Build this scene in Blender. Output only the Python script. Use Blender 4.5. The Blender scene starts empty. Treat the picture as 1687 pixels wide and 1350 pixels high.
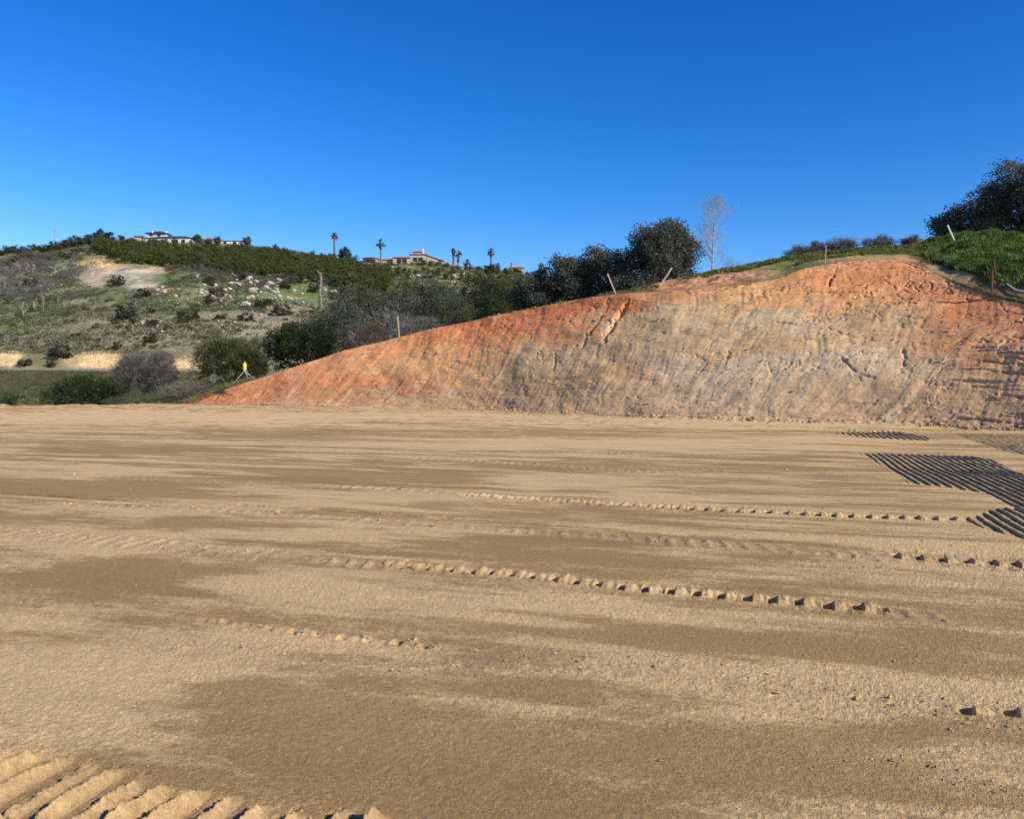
import bpy, math, random
import numpy as np
from mathutils import Vector
R = math.radians
scene = bpy.context.scene
C = scene.collection
random.seed(7)
rng = np.random.default_rng(11)

# ---------------------------------------------------------------- camera, sky, sun, exposure
F, CX, HY, CAMH = 1351.0, 843.5, 630.0, 1.7          # focal length / centre / horizon row in photo pixels, eye height
cam = bpy.data.cameras.new('camera'); camo = bpy.data.objects.new('camera', cam); C.objects.link(camo)
camo.location = (0, 0, CAMH); camo.rotation_euler = (R(90), 0, 0)
cam.sensor_width = 36; cam.lens = F / 1687 * 36; cam.shift_y = -(675 - HY) / 1687
cam.clip_start = 0.05; cam.clip_end = 8000
scene.camera = camo

SUN = Vector((0.68, -0.50, 0.50)).normalized()
SUN_EL = math.asin(SUN.z)
world = bpy.data.worlds.new('World'); scene.world = world; world.use_nodes = True
wn = world.node_tree; wn.nodes.clear()
sky = wn.nodes.new('ShaderNodeTexSky'); sky.sky_type = 'NISHITA'; sky.sun_disc = False
sky.sun_elevation = SUN_EL; sky.sun_rotation = math.atan2(SUN.x, SUN.y)
sky.altitude = 300; sky.air_density = 1.0; sky.dust_density = 0.2; sky.ozone_density = 4.0
hs = wn.nodes.new('ShaderNodeHueSaturation'); hs.inputs['Saturation'].default_value = 1.22; hs.inputs['Value'].default_value = 1.0
bg = wn.nodes.new('ShaderNodeBackground'); bg.inputs['Strength'].default_value = 0.125
wo = wn.nodes.new('ShaderNodeOutputWorld')
wn.links.new(sky.outputs[0], hs.inputs['Color'])
sepc = wn.nodes.new('ShaderNodeSeparateColor'); comb = wn.nodes.new('ShaderNodeCombineColor'); wn.links.new(hs.outputs[0], sepc.inputs[0])
for ch_, (k_, ref, g_, cap) in enumerate(((.088, .162, 1.9, .5), (.375, .407, 1.30, .9), (.98, .76, 1.08, 1.5))):   # deeper, cleaner winter blue
    a_ = wn.nodes.new('ShaderNodeMath'); a_.operation = 'MULTIPLY'; a_.inputs[1].default_value = .125 / ref; wn.links.new(sepc.outputs[ch_], a_.inputs[0])
    b_ = wn.nodes.new('ShaderNodeMath'); b_.operation = 'POWER'; b_.inputs[1].default_value = g_; wn.links.new(a_.outputs[0], b_.inputs[0])
    c_ = wn.nodes.new('ShaderNodeMath'); c_.operation = 'MULTIPLY'; c_.inputs[1].default_value = k_ / .125; wn.links.new(b_.outputs[0], c_.inputs[0])
    d_ = wn.nodes.new('ShaderNodeMath'); d_.operation = 'MINIMUM'; d_.inputs[1].default_value = cap / .125; wn.links.new(c_.outputs[0], d_.inputs[0]); wn.links.new(d_.outputs[0], comb.inputs[ch_])
wn.links.new(comb.outputs[0], bg.inputs['Color']); wn.links.new(bg.outputs[0], wo.inputs['Surface'])
sl = bpy.data.lights.new('sun', 'SUN'); sl.energy = 5.0; sl.angle = R(0.5); sl.color = (1.0, 0.92, 0.79)
so = bpy.data.objects.new('sun', sl); C.objects.link(so); so.rotation_euler = SUN.to_track_quat('Z', 'Y').to_euler()
scene.view_settings.view_transform = 'Standard'; scene.view_settings.look = 'None'
scene.view_settings.gamma = 1; scene.view_settings.exposure = 0.12

# ---------------------------------------------------------------- numpy noise
def _hash(ix, iy, seed):
    n = (ix.astype(np.int64) * 374761393 + iy.astype(np.int64) * 668265263 + seed * 1442695041) & 0xffffffff
    n = ((n ^ (n >> 13)) * 1274126177) & 0xffffffff
    return ((n ^ (n >> 16)) & 0xffffff) / float(0xffffff)
def noise(x, y, seed=0):
    x = np.asarray(x, float); y = np.asarray(y, float)
    ix = np.floor(x); iy = np.floor(y); fx = x - ix; fy = y - iy
    fx = fx * fx * fx * (fx * (fx * 6 - 15) + 10); fy = fy * fy * fy * (fy * (fy * 6 - 15) + 10)
    a = _hash(ix, iy, seed); b = _hash(ix + 1, iy, seed); c = _hash(ix, iy + 1, seed); d = _hash(ix + 1, iy + 1, seed)
    return (a + (b - a) * fx) * (1 - fy) + (c + (d - c) * fx) * fy      # 0..1
def fbm(x, y, seed=0, octv=4, gain=0.5):
    s = 0; a = 1; t = 0
    for i in range(octv):
        s = s + a * noise(x * 2 ** i + 17.3 * i, y * 2 ** i - 9.1 * i, seed + i * 31); t += a; a *= gain
    return s / t * 2 - 1                                                 # about -1..1
def sstep(a, b, x):
    t = np.clip((x - a) / (b - a), 0, 1); return t * t * (3 - 2 * t)
def lin(c):
    c = np.array(c, float) / 255; return np.where(c <= .04045, c / 12.92, ((c + .055) / 1.055) ** 2.4)
def W(px, py, Y):                                                        # a photo pixel at depth Y -> world point
    return np.array([(px - CX) / F * Y, Y, CAMH + (HY - py) / F * Y])
def interp(pts, x):
    p = np.array(pts, float); return np.interp(x, p[:, 0], p[:, 1])

# ---------------------------------------------------------------- mesh / object helpers
def raw_mesh(name, V, Fc, mat, col=None, smooth=False):
    V = np.asarray(V, np.float32).reshape(-1, 3); Fc = np.asarray(Fc, np.int32); k = Fc.shape[1]
    me = bpy.data.meshes.new(name)
    me.vertices.add(len(V)); me.vertices.foreach_set('co', V.ravel())
    me.loops.add(Fc.size); me.loops.foreach_set('vertex_index', Fc.ravel())
    me.polygons.add(len(Fc)); me.polygons.foreach_set('loop_start', np.arange(0, Fc.size, k, dtype=np.int32))
    me.polygons.foreach_set('loop_total', np.full(len(Fc), k, np.int32))
    me.polygons.foreach_set('use_smooth', np.full(len(Fc), smooth, bool))
    if col is not None:
        at = me.color_attributes.new('Col', 'FLOAT_COLOR', 'POINT')
        c4 = np.ones((len(V), 4), np.float32); c4[:, :3] = col; at.data.foreach_set('color', c4.ravel())
    if mat: me.materials.append(mat)
    me.update(calc_edges=True); me.validate()
    return me
def link(name, me, parent=None):
    o = bpy.data.objects.new(name, me); C.objects.link(o)
    if parent: o.parent = parent
    return o
def tag(o, label=None, cat=None, group=None, kind=None):
    if label: o['label'] = label
    if cat: o['category'] = cat
    if group: o['group'] = group
    if kind: o['kind'] = kind
    return o
def thing(name, label, cat, loc=(0, 0, 0), rz=0, group=None):
    o = link(name, None); o.location = loc; o.rotation_euler = (0, 0, rz)
    return tag(o, label, cat, group)
def grid_faces(n, m):
    i = np.arange(n * m).reshape(n, m)
    return np.stack([i[:-1, :-1], i[:-1, 1:], i[1:, 1:], i[1:, :-1]], -1).reshape(-1, 4)
class MB:                                                                # collects boxes, tubes, prisms into one mesh
    def __init__(s): s.v = []; s.f = []
    def add(s, v, f):
        b = len(s.v); s.v += [tuple(map(float, q)) for q in v]; s.f += [tuple(b + i for i in q) for q in f]; return s
    def box(s, x0, x1, y0, y1, z0, z1):
        return s.add([(x, y, z) for z in (z0, z1) for y in (y0, y1) for x in (x0, x1)],
                     [(0, 2, 3, 1), (4, 5, 7, 6), (0, 1, 5, 4), (2, 6, 7, 3), (0, 4, 6, 2), (1, 3, 7, 5)])
    def tube(s, pts, rad, n=8, cap=True):
        pts = [Vector(p) for p in pts]
        if not hasattr(rad, '__len__'): rad = [rad] * len(pts)
        rings = []
        for i, p in enumerate(pts):
            d = (pts[min(i + 1, len(pts) - 1)] - pts[max(i - 1, 0)]).normalized()
            a = d.cross(Vector((0, 0, 1)) if abs(d.z) < .9 else Vector((1, 0, 0))).normalized(); b = d.cross(a)
            rings += [p + (a * math.cos(2 * math.pi * k / n) + b * math.sin(2 * math.pi * k / n)) * rad[i] for k in range(n)]
        f = [(i * n + k, i * n + (k + 1) % n, (i + 1) * n + (k + 1) % n, (i + 1) * n + k) for i in range(len(pts) - 1) for k in range(n)]
        if cap: f += [tuple(range(n)), tuple(range((len(pts) - 1) * n, len(pts) * n))[::-1]]
        return s.add(rings, f)
    def build(s, name, mat, parent=None, smooth=False):
        me = bpy.data.meshes.new(name); me.from_pydata(s.v, [], s.f); me.materials.append(mat)
        if smooth:
            for p in me.polygons: p.use_smooth = True
        me.update(); return link(name, me, parent)

# ---------------------------------------------------------------- materials
def new_mat(name, rough=.9, spec=.2):
    m = bpy.data.materials.new(name); m.use_nodes = True
    b = m.node_tree.nodes['Principled BSDF']; b.inputs['Roughness'].default_value = rough
    b.inputs['Specular IOR Level'].default_value = spec
    return m, m.node_tree, b
def nd(nt, t, **kw):
    n = nt.nodes.new(t)
    for k, v in kw.items():
        if k in n.inputs: n.inputs[k].default_value = v
        else: setattr(n, k, v)
    return n
def mix_mul(nt, a, b, fac=1.0):
    m = nt.nodes.new('ShaderNodeMix'); m.data_type = 'RGBA'; m.blend_type = 'MULTIPLY'; m.inputs['Factor'].default_value = fac
    nt.links.new(a, m.inputs['A']); nt.links.new(b, m.inputs['B']); return m.outputs['Result']
def noise_ramp(nt, scale, lo, hi, detail=4, coord='Object', mapping=None, p0=.3, p1=.7, rough=.6):
    tc = nt.nodes.new('ShaderNodeTexCoord'); src = tc.outputs[coord]
    if mapping:
        mp = nt.nodes.new('ShaderNodeMapping'); mp.inputs['Scale'].default_value = mapping; nt.links.new(src, mp.inputs['Vector']); src = mp.outputs[0]
    n = nd(nt, 'ShaderNodeTexNoise', Scale=scale, Detail=detail, Roughness=rough); nt.links.new(src, n.inputs['Vector'])
    r = nt.nodes.new('ShaderNodeValToRGB'); r.color_ramp.elements[0].position = p0; r.color_ramp.elements[1].position = p1
    r.color_ramp.elements[0].color = (*lo, 1); r.color_ramp.elements[1].color = (*hi, 1)
    nt.links.new(n.outputs['Fac'], r.inputs[0]); return r.outputs[0], n.outputs['Fac']
def attr_mat(name, noises, bumps=(), rough=.92, spec=.15):
    """colour attribute x procedural noises, with noise bumps (scale, strength, distance)"""
    m, nt, b = new_mat(name, rough, spec)
    at = nt.nodes.new('ShaderNodeAttribute'); at.attribute_name = 'Col'; c = at.outputs['Color']
    for sc, lo, hi, mp in noises:
        o, _ = noise_ramp(nt, sc, (lo,) * 3 if not hasattr(lo, '__len__') else lo, (hi,) * 3 if not hasattr(hi, '__len__') else hi, mapping=mp)
        c = mix_mul(nt, c, o)
    nt.links.new(c, b.inputs['Base Color'])
    prev = None
    for sc, st, dist in bumps:
        _, fac = noise_ramp(nt, sc, (0, 0, 0), (1, 1, 1), detail=3)
        bp = nd(nt, 'ShaderNodeBump', Strength=st, Distance=dist); nt.links.new(fac, bp.inputs['Height'])
        if prev: nt.links.new(prev, bp.inputs['Normal'])
        prev = bp.outputs[0]
    if prev: nt.links.new(prev, b.inputs['Normal'])
    return m
def plain(name, col, rough=.8, spec=.3, var=.12, scale=4, metal=0):
    m, nt, b = new_mat(name, rough, spec); col = np.array(col)
    o, _ = noise_ramp(nt, scale, tuple(col * (1 - var)), tuple(np.minimum(col * (1 + var), 1)))
    nt.links.new(o, b.inputs['Base Color']); b.inputs['Metallic'].default_value = metal
    return m
M = {}
M['pad'] = attr_mat('graded_soil', [(34, .80, 1.20, None), (110, .80, 1.20, None)], [(60, .7, .008), (150, 1.0, .008)])
M['bank'] = attr_mat('cut_soil', [(1.6, .86, 1.14, (1, 1, 3)), (9, .86, 1.14, None)], [(7, .6, .045), (26, .4, .018)])
M['hill'] = attr_mat('hill_soil', [(.35, .72, 1.28, None), (1.6, .62, 1.38, None)], [(.8, .6, .6)])
M['top'] = attr_mat('verge_soil', [(2.2, .75, 1.25, None), (11, .75, 1.25, None)], [(8, .6, .1)])
M['leaf'] = attr_mat('foliage', [(1.1, .85, 1.15, None)], (), .75, .12)
M['gloss_leaf'] = attr_mat('waxy_foliage', [(1.1, .85, 1.15, None)], (), .6, .2)
for k_ in ('leaf', 'gloss_leaf'):                        # thin leaves let some light through
    nt_ = M[k_].node_tree; pb = nt_.nodes['Principled BSDF']; tr = nt_.nodes.new('ShaderNodeBsdfTranslucent'); mx = nt_.nodes.new('ShaderNodeMixShader'); mx.inputs[0].default_value = .42
    nt_.links.new(pb.inputs['Base Color'].links[0].from_socket, tr.inputs['Color']); nt_.links.new(pb.outputs[0], mx.inputs[1]); nt_.links.new(tr.outputs[0], mx.inputs[2]); nt_.links.new(mx.outputs[0], nt_.nodes['Material Output'].inputs['Surface'])
M['bark'] = plain('dark_bark', (.06, .045, .035), .95, .1, .3, 6)
M['pale_bark'] = plain('pale_bark', (.40, .37, .33), .9, .1, .15, 6)
M['grey_bark'] = plain('grey_bark', (.24, .215, .19), .95, .1, .2, 6)
M['snag_bark'] = plain('snag_bark', (.30, .26, .22), .95, .1, .3, 3)
M['palm_bark'] = plain('palm_bark', (.19, .15, .125), .95, .1, .25, 2)
M['rock'] = plain('granite', (.46, .40, .32), .95, .15, .30, .9)
M['white_wall'] = plain('white_render', (.72, .71, .67), .9, .2, .05, .5)
M['tan_wall'] = plain('tan_render', (.52, .41, .31), .9, .2, .06, .5)
M['dark_roof'] = plain('dark_roof_tile', (.055, .055, .065), .8, .2, .2, 2)
M['tile_roof'] = plain('clay_roof_tile', (.42, .27, .22), .85, .2, .2, 2)
M['brown_roof'] = plain('brown_roof_tile', (.20, .12, .10), .85, .2, .2, 2)
M['glass'] = plain('window_glass', (.03, .035, .045), .15, .5, .1, 2)
M['trim'] = plain('painted_trim', (.16, .10, .08), .7, .3, .1, 2)
M['wood'] = plain('lath_wood', (.46, .37, .26), .85, .2, .15, 14)
M['grey_wood'] = plain('weathered_wood', (.30, .24, .19), .9, .2, .2, 10)
M['rust'] = plain('rusty_steel', (.13, .05, .035), .85, .3, .3, 20)
M['white_plastic'] = plain('white_pvc', (.70, .68, .62), .45, .4, .06, 10)
M['galv'] = plain('galvanised_steel', (.34, .34, .32), .6, .3, .1, 8, .1)
M['alu'] = plain('aluminium', (.55, .56, .57), .35, .5, .05, 8, .5)
M['yellow'] = plain('yellow_plastic', (.62, .60, .05), .5, .4, .06, 8)
M['black'] = plain('black_rubber', (.02, .02, .022), .7, .3, .2, 8)
M['red_brick'] = plain('red_brick', (.42, .09, .07), .9, .2, .15, 3)

def cp_colour(px, py, base, pts, wbase=.25):
    """soft blend of soil colours that belong to places on the slope: (px, py, rx, ry, sRGB, weight)"""
    acc = np.zeros(px.shape + (3,)) + lin(base) * wbase; ws = np.full(px.shape, wbase)
    for x, y, rx, ry, c, w in pts:
        g = w * np.exp(-((px - x) / rx) ** 2 - ((py - y) / ry) ** 2)
        acc += g[..., None] * lin(c); ws += g
    return acc / ws[..., None]

# ================================================================ THE LAND
def Yg(py): return F * CAMH / (py - HY)                 # depth of level ground under a photo row
TD = np.array([.956, -.292]); ND = np.array([.292, .956]) # machine travel direction and across it
def sn(px, py):
    Y = Yg(py); X = (px - CX) / F * Y; return X * TD[0] + Y * TD[1], X * ND[0] + Y * ND[1]

TOE = [(200, 663.5), (300, 665), (500, 669), (720, 673), (900, 680), (1100, 688), (1300, 694), (1500, 700), (1687, 708), (2000, 724), (2400, 750)]
# ---- graded pad -------------------------------------------------
rows = np.concatenate([[-60, -20, -4, 1.0], Yg(np.arange(1480, 906, -1.45)), Yg(np.arange(905, 762, -.65)), Yg(np.arange(762, 706, -.45)), Yg(np.arange(706, 663, -.8))])
rows = np.concatenate([rows, np.linspace(rows[-1] + 1, 82, 16)])
cols = np.concatenate([[-7000, -5000, -3500, -2500, -1800, -1300, -1050], np.arange(-900, -20, 9), np.arange(-20, 1350, 1.45), np.arange(1350, 1707, .85), np.arange(1707, 2700, 9), [2900, 3300, 4000, 5200, 7000]])
Yv, PX = np.meshgrid(rows, cols, indexing='ij')
Xv = (PX - CX) / F * np.maximum(Yv, 2.6)
S = Xv * TD[0] + Yv * TD[1]; N = Xv * ND[0] + Yv * ND[1]
PYg = HY + F * CAMH / np.maximum(Yv, 1.0)
Z = .035 * fbm(S / 5, N / 2.2, 1, 3) + .006 * fbm(S / .5, N / .22, 5, 3)
near = np.clip(14 / np.maximum(Yv, 1) - .6, 0, 1)
grain = fbm(S / .026, N / .026, 9, 3, .7)
# damp (dark, smooth) against dry (pale, crumbly) soil
warp = fbm(S / 1.3, N / .5, 21, 4)
streak = .8 * fbm(S / 5.0, N / .5, 22, 5) + .6 * fbm(S / 1.6, N / .18, 27, 4)
damp = .60 * streak
PATCH = [  # px, py, rx, ry, weight  (+ damp, - dry)
 (230, 958, 210, 34, 1.5), (300, 905, 40, 10, .2), (820, 900, 260, 22, 1.0), (1100, 925, 260, 24, .5), (430, 716, 130, 8, 1.0), (330, 742, 140, 6, .6), (610, 782, 230, 14, .8),
 (150, 806, 150, 12, .9), (330, 868, 130, 14, .5), (1050, 845, 200, 14, .6), (1350, 800, 180, 14, .3), (600, 1010, 160, 20, .4), (760, 1040, 240, 26, .4),
 (1300, 1075, 420, 45, .8), (700, 1180, 450, 60, .9), (1100, 1270, 700, 80, 1.3), (450, 1130, 80, 18, .7), (30, 1040, 80, 22, .6), (500, 1250, 300, 45, .6),
 (700, 695, 120, 5, .6), (900, 712, 300, 5, .3), (1300, 735, 100, 5, .3), (960, 762, 130, 7, .4),
 (440, 1075, 170, 40, -1.4), (90, 1110, 160, 60, -.9), (60, 1010, 140, 16, -.9), (560, 880, 230, 16, -1.0), (520, 970, 130, 22, -1.2), (980, 1000, 300, 18, -.6), (1050, 1100, 300, 22, -1.0), (1400, 1150, 330, 30, -1.1),
 (400, 690, 400, 9, -.9), (1000, 735, 400, 7, -.8), (900, 795, 120, 12, -.7), (400, 835, 200, 10, -.9), (160, 890, 200, 14, -1.), (700, 1110, 160, 14, -.5),
 (1250, 700, 400, 8, -.7), (1450, 880, 250, 18, -.3), (1250, 905, 350, 10, -.7), (150, 690, 200, 10, -.7), (1590, 1240, 160, 40, -.5), (1000, 820, 300, 8, -.7), (1400, 960, 300, 16, -.4), (250, 1180, 120, 16, -.5), (200, 780, 200, 8, -.8)]
for x, y, rx, ry, w in PATCH:
    damp += .62 * w * np.exp(-((PX - x + 110 * warp) / rx) ** 2 - ((PYg - y + ry * 1.1 * warp) / ry) ** 2)
nearw = sstep(18, 5, Yv)
fine = fbm(S / .55, N / .10, 43, 5, .68); speck = fbm(S / .05, N / .035, 44, 3, .7)
dampm = sstep(-.20 - .18 * nearw, .20 + .22 * nearw, damp + .25 * warp + (.34 + .12 * nearw) * fine + nearw * (.42 * fbm(S / .7, N / .35, 42, 5, .6) + .30 * speck))
dampm = dampm * (.82 + .18 * noise(S / 2, N / .8, 45))
loose = 1 - dampm
Z += near * grain * (.0028 + .0030 * loose)
Z += near * loose * .007 * np.maximum(0, fbm(S / .12, N / .10, 13, 3)) 
PITCH = .158
cwob = .25 * fbm(N / .7, S / 3, 51, 2)
def saw(ph, rise=.06, fall=.38):
    ph = ph % 1.0
    return np.where(ph < rise, ph / rise, np.where(ph < fall, 1 - (ph - rise) / (fall - rise), 0)) - .8 * sstep(.78, .84, ph) * (1 - sstep(.96, 1.0, ph))
disturb = np.zeros_like(Z); field = np.zeros_like(Z); ridge = np.zeros_like(Z); scratch_shade = np.zeros_like(Z)
def band(pts, half, s0=None, s1=None, soft=.03, ends=.5):
    q = np.array([sn(a, b) for a, b in pts]); o = np.argsort(q[:, 0]); q = q[o]
    d = N - np.interp(S, q[:, 0], q[:, 1])
    e = sstep(q[0, 0] - ends, q[0, 0], S) * (1 - sstep(q[-1, 0], q[-1, 0] + ends, S))
    return d, e * (1 - sstep(half - soft, half + soft, np.abs(d + .03 * fbm(S / .25, N / .2, 61, 2)))), e
def lumps(pts, half, amp, seed):              # crumbled track edge, bars half closed by the roller
    global Z, disturb
    d, m, e = band(pts, half, soft=.08)
    ph = S / (PITCH * 1.25) + .9 * d / half * .3 + .35 * fbm(S / .6, N / .3, seed, 2)
    l = np.clip(.6 + .6 * fbm(S / .9, N / .4, seed + 3, 3), 0, 1)
    h = np.maximum(0, np.sin(2 * np.pi * ph)) ** .7 * (.6 + .7 * fbm(S / .09, N / .09, seed + 5, 3))
    Z = Z + amp * m * l * h * (.6 + .5 * noise(S / .8, N / .5, seed + 11)); disturb = np.maximum(disturb, m * l)
def holes(pts, half, depth, seed, pitch=PITCH * 1.25, keep=.0, off=0):    # square-ended grouser slots
    global Z, disturb
    d, m, e = band(pts, half, soft=.02, ends=.1)
    ph = (S / pitch + off + .14 * fbm(S / .5, N / 3, seed, 2)); cell = np.floor(ph); fr = ph - cell
    k = _hash(cell, cell * 0 + seed, 3) ; w = .26 + .12 * k
    slot = sstep(0, .05, fr - .2) * (1 - sstep(w, w + .05, fr - .2)) * (k > keep)
    Z = Z - depth * m * slot * (.7 + .6 * k) + .5 * depth * m * sstep(0, .06, fr - .2 - w) * (1 - sstep(.3, .5, fr - .2 - w)) * (k > keep)
    d2, m2, _ = band(pts, half * 2.2, soft=.1, ends=.2)
    Z = Z + m2 * .010 * np.maximum(0, fbm(S / .08, N / .08, seed + 2, 3)) ; disturb = np.maximum(disturb, .5 * m2)
lumps([(-600, 750), (0, 776), (400, 796), (700, 809), (900, 824), (1120, 838)], .26, .030, 71)
holes([(760, 815), (900, 824), (1000, 831), (1200, 842), (1400, 851), (1590, 857)], .10, .055, 72)
lumps([(-600, 800), (0, 826), (300, 837), (500, 851), (800, 870), (1100, 893), (1400, 914)], .20, .026, 73)
holes([(1480, 917), (1560, 923), (1800, 938), (2400, 985)], .10, .06, 74)
lumps([(1100, 893), (1400, 914), (1480, 919), (1687, 935), (2400, 985)], .24, .03, 75)
lumps([(-600, 845), (0, 880), (250, 900), (430, 918)], .27, .030, 76)
lumps([(560, 928), (700, 938), (850, 951), (1000, 968), (1180, 985), (1430, 1008)], .15, .036, 77)
holes([(640, 932), (850, 951), (1000, 968), (1180, 985), (1445, 1008)], .085, .060, 78)
lumps([(1440, 1010), (1560, 1022), (1687, 1036), (2200, 1085)], .12, .02, 79)
lumps([(-300, 962), (0, 984), (90, 994)], .07, .022, 80)
lumps([(350, 1022), (500, 1040), (700, 1062)], .07, .026, 81)
holes([(340, 1020), (500, 1040), (720, 1064)], .035, .022, 83)
holes([(1585, 1166), (1687, 1176), (2200, 1240)], .035, .05, 82, off=.2)
lumps([(-600, 715), (200, 730), (540, 745), (900, 766), (1130, 781)], .3, .022, 84)
lumps([(600, 736), (900, 744), (1200, 752)], .25, .018, 85)
lumps([(700, 756), (1000, 770), (1400, 778)], .25, .018, 94)
# scattered crumbs in the loose strips
for pts, hw, am in (([(850, 1083), (1100, 1103), (1300, 1130), (1687, 1190), (2200, 1270)], .20, .013), ([(300, 1060), (500, 1080), (800, 1100)], .16, .012), ([(1500, 1250), (1700, 1320)], .12, .010)):
    d, m, e = band(pts, hw, soft=.12)
    Z += am * m * np.maximum(0, fbm(S / .10, N / .07, 86, 4, .65)) ** .8; disturb = np.maximum(disturb, .6 * m)
# two long scratches left by the blade corner
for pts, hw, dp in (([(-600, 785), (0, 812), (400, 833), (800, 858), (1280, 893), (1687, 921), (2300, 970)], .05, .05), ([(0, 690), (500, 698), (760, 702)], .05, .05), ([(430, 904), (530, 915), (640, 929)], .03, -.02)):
    d, m, e = band(pts, hw, soft=.015); Z -= dp * m * (.6 + .5 * fbm(S / .4, N, 87, 2)); scratch_shade = np.maximum(scratch_shade, m * (dp > 0) * sstep(-.5, 0, fbm(S / .5, N, 89, 3))); Z += .012 * e * np.exp(-((d - .05) / .03) ** 2) * (.5 + fbm(S / .2, N / .1, 88, 2))
# full grouser bars: foreground corner and the fields on the right
def poly_mask(poly, soft=.08, rag=.05):
    pw = np.array([((a - CX) / F * Yg(b), Yg(b)) for a, b in poly]); inside = np.zeros(Z.shape, bool); dist = np.full(Z.shape, 1e9)
    sel = (Xv > pw[:, 0].min() - 1) & (Xv < pw[:, 0].max() + 1) & (Yv > pw[:, 1].min() - 1) & (Yv < pw[:, 1].max() + 1)
    x = Xv[sel] + rag * fbm(S[sel] / .2, N[sel] / .2, 90, 3); y = Yv[sel] + rag * fbm(S[sel] / .3, N[sel] / .3, 91, 2)
    ins = np.zeros(x.shape, bool); ds = np.full(x.shape, 1e9)
    for i in range(len(pw)):
        x1, y1 = pw[i]; x2, y2 = pw[(i + 1) % len(pw)]
        cr = ((y1 > y) != (y2 > y)) & (x < (x2 - x1) * (y - y1) / (y2 - y1 + 1e-12) + x1); ins ^= cr
        t = np.clip(((x - x1) * (x2 - x1) + (y - y1) * (y2 - y1)) / ((x2 - x1) ** 2 + (y2 - y1) ** 2), 0, 1)
        ds = np.minimum(ds, np.hypot(x - x1 - t * (x2 - x1), y - y1 - t * (y2 - y1)))
    out = np.zeros(Z.shape); out[sel] = np.where(ins, sstep(0, soft, ds), 0); return out
def bars(poly, amp, seed, off=0, breaks=40., pitch=PITCH, jag=.22, wob=.05, soft=.08, rag=.05):
    global Z, disturb, field, ridge
    m = poly_mask(poly, soft, rag); field = np.maximum(field, m)
    lane = np.floor((N + .05 * fbm(S, N * 0, seed, 2)) / breaks); lo = (_hash(lane, lane * 0 + seed, 7) - .5) * .5
    la = (N / breaks) % 1.0
    gap = 1 - .75 * np.exp(-(np.minimum(la, 1 - la) / .05) ** 2)
    ph = S / pitch + off + lo + wob * fbm(S / .5, N / .6, seed, 3) + .3 * fbm(S / 3, N / 3, seed, 2)
    h = saw(ph) * (.9 + jag * fbm(S / .07, N / .45, seed + 4, 3)) * gap
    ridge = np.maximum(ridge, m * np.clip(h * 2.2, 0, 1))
    Z = Z + m * (amp * h - amp * .35) + near * m * np.clip(h * 2, 0, 1) * (.012 * fbm(S / .022, N / .022, seed + 9, 3, .7) + .022 * np.maximum(0, fbm(S / .06, N / .05, seed + 10, 3, .6))); disturb = np.maximum(disturb, m)
bars([(-900, 1090), (0, 1232), (130, 1250), (330, 1288), (620, 1345), (900, 1400), (900, 1480), (-900, 1480)], .060, 101, breaks=.62, pitch=.158, jag=.75, wob=.10, soft=.12, rag=.09); Z += .018 * poly_mask([(-900, 1080), (0, 1225), (330, 1280), (900, 1395), (900, 1480), (-900, 1480)], .2) * np.maximum(0, fbm(S / .09, N / .09, 1010, 4, .6)) * sstep(-.1, .3, fbm(S / .5, N / .3, 1011, 2))
bars([(1412, 747), (1605, 752), (1640, 760), (1720, 795), (2400, 1000), (2300, 1040), (1800, 905), (1700, 852), (1625, 814), (1560, 803), (1492, 796), (1470, 778), (1440, 762)], .035, 102, pitch=.140)
bars([(1583, 856), (1612, 848), (1645, 836), (1700, 838), (1900, 915), (2100, 1010), (1720, 900), (1650, 880), (1605, 868)], .032, 103, pitch=.135)
bars([(1560, 714), (1687, 716), (1900, 722), (2100, 790), (1687, 752), (1650, 744), (1600, 730)], .022, 104, pitch=.19, jag=.5, soft=.3, rag=.15)
bars([(1365, 713), (1480, 711), (1535, 722), (1530, 727), (1430, 722)], .036, 105, pitch=.170)
# windrow and tracks along the toe of the bank
for k, (pts, hw, am, sd) in enumerate([([(360, 674), (720, 676), (900, 684), (1100, 690), (1260, 694), (1687, 704)], 1.0, .055, 110), ([(1150, 690), (1250, 687), (1350, 690)], .5, .09, 112), ([(640, 667), (740, 669)], .5, .12, 113)]):
    d, m, e = band(pts, hw, soft=.2)
    Z += am * m * np.maximum(0, np.sin(2 * np.pi * (S / .45 + .2 * fbm(S, N, sd, 2)))) * (.5 + .7 * fbm(S / .3, N / .3, sd + 1, 3)); disturb = np.maximum(disturb, m * .8)
for a in ([(560, 693), (720, 695), (1100, 700)], [(930, 697), (1010, 699)], [(1270, 703), (1420, 711)]):
    d, m, e = band(a, .16, soft=.06, ends=2); Z += .09 * m * (.6 + .6 * fbm(S / .3, N / .3, 114, 3)); disturb = np.maximum(disturb, m * .7)
toeY = F * CAMH / (sum(interp(TOE, PX + o) for o in (-80, -30, 30, 80)) / 4 - HY); dt = toeY - Yv
Z += .30 * np.maximum(0, fbm(S / 2.6, N * 0 + 3, 115, 3) + .05) * np.exp(-(np.maximum(dt, 0) / .8) ** 2) * (.8 + .3 * fbm(S / .4, N / .4, 116, 3)) * (PX > 420)
disturb = np.maximum(disturb, .8 * np.exp(-(np.maximum(dt - .2, 0) / .9) ** 2) * (PX > 420))
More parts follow.
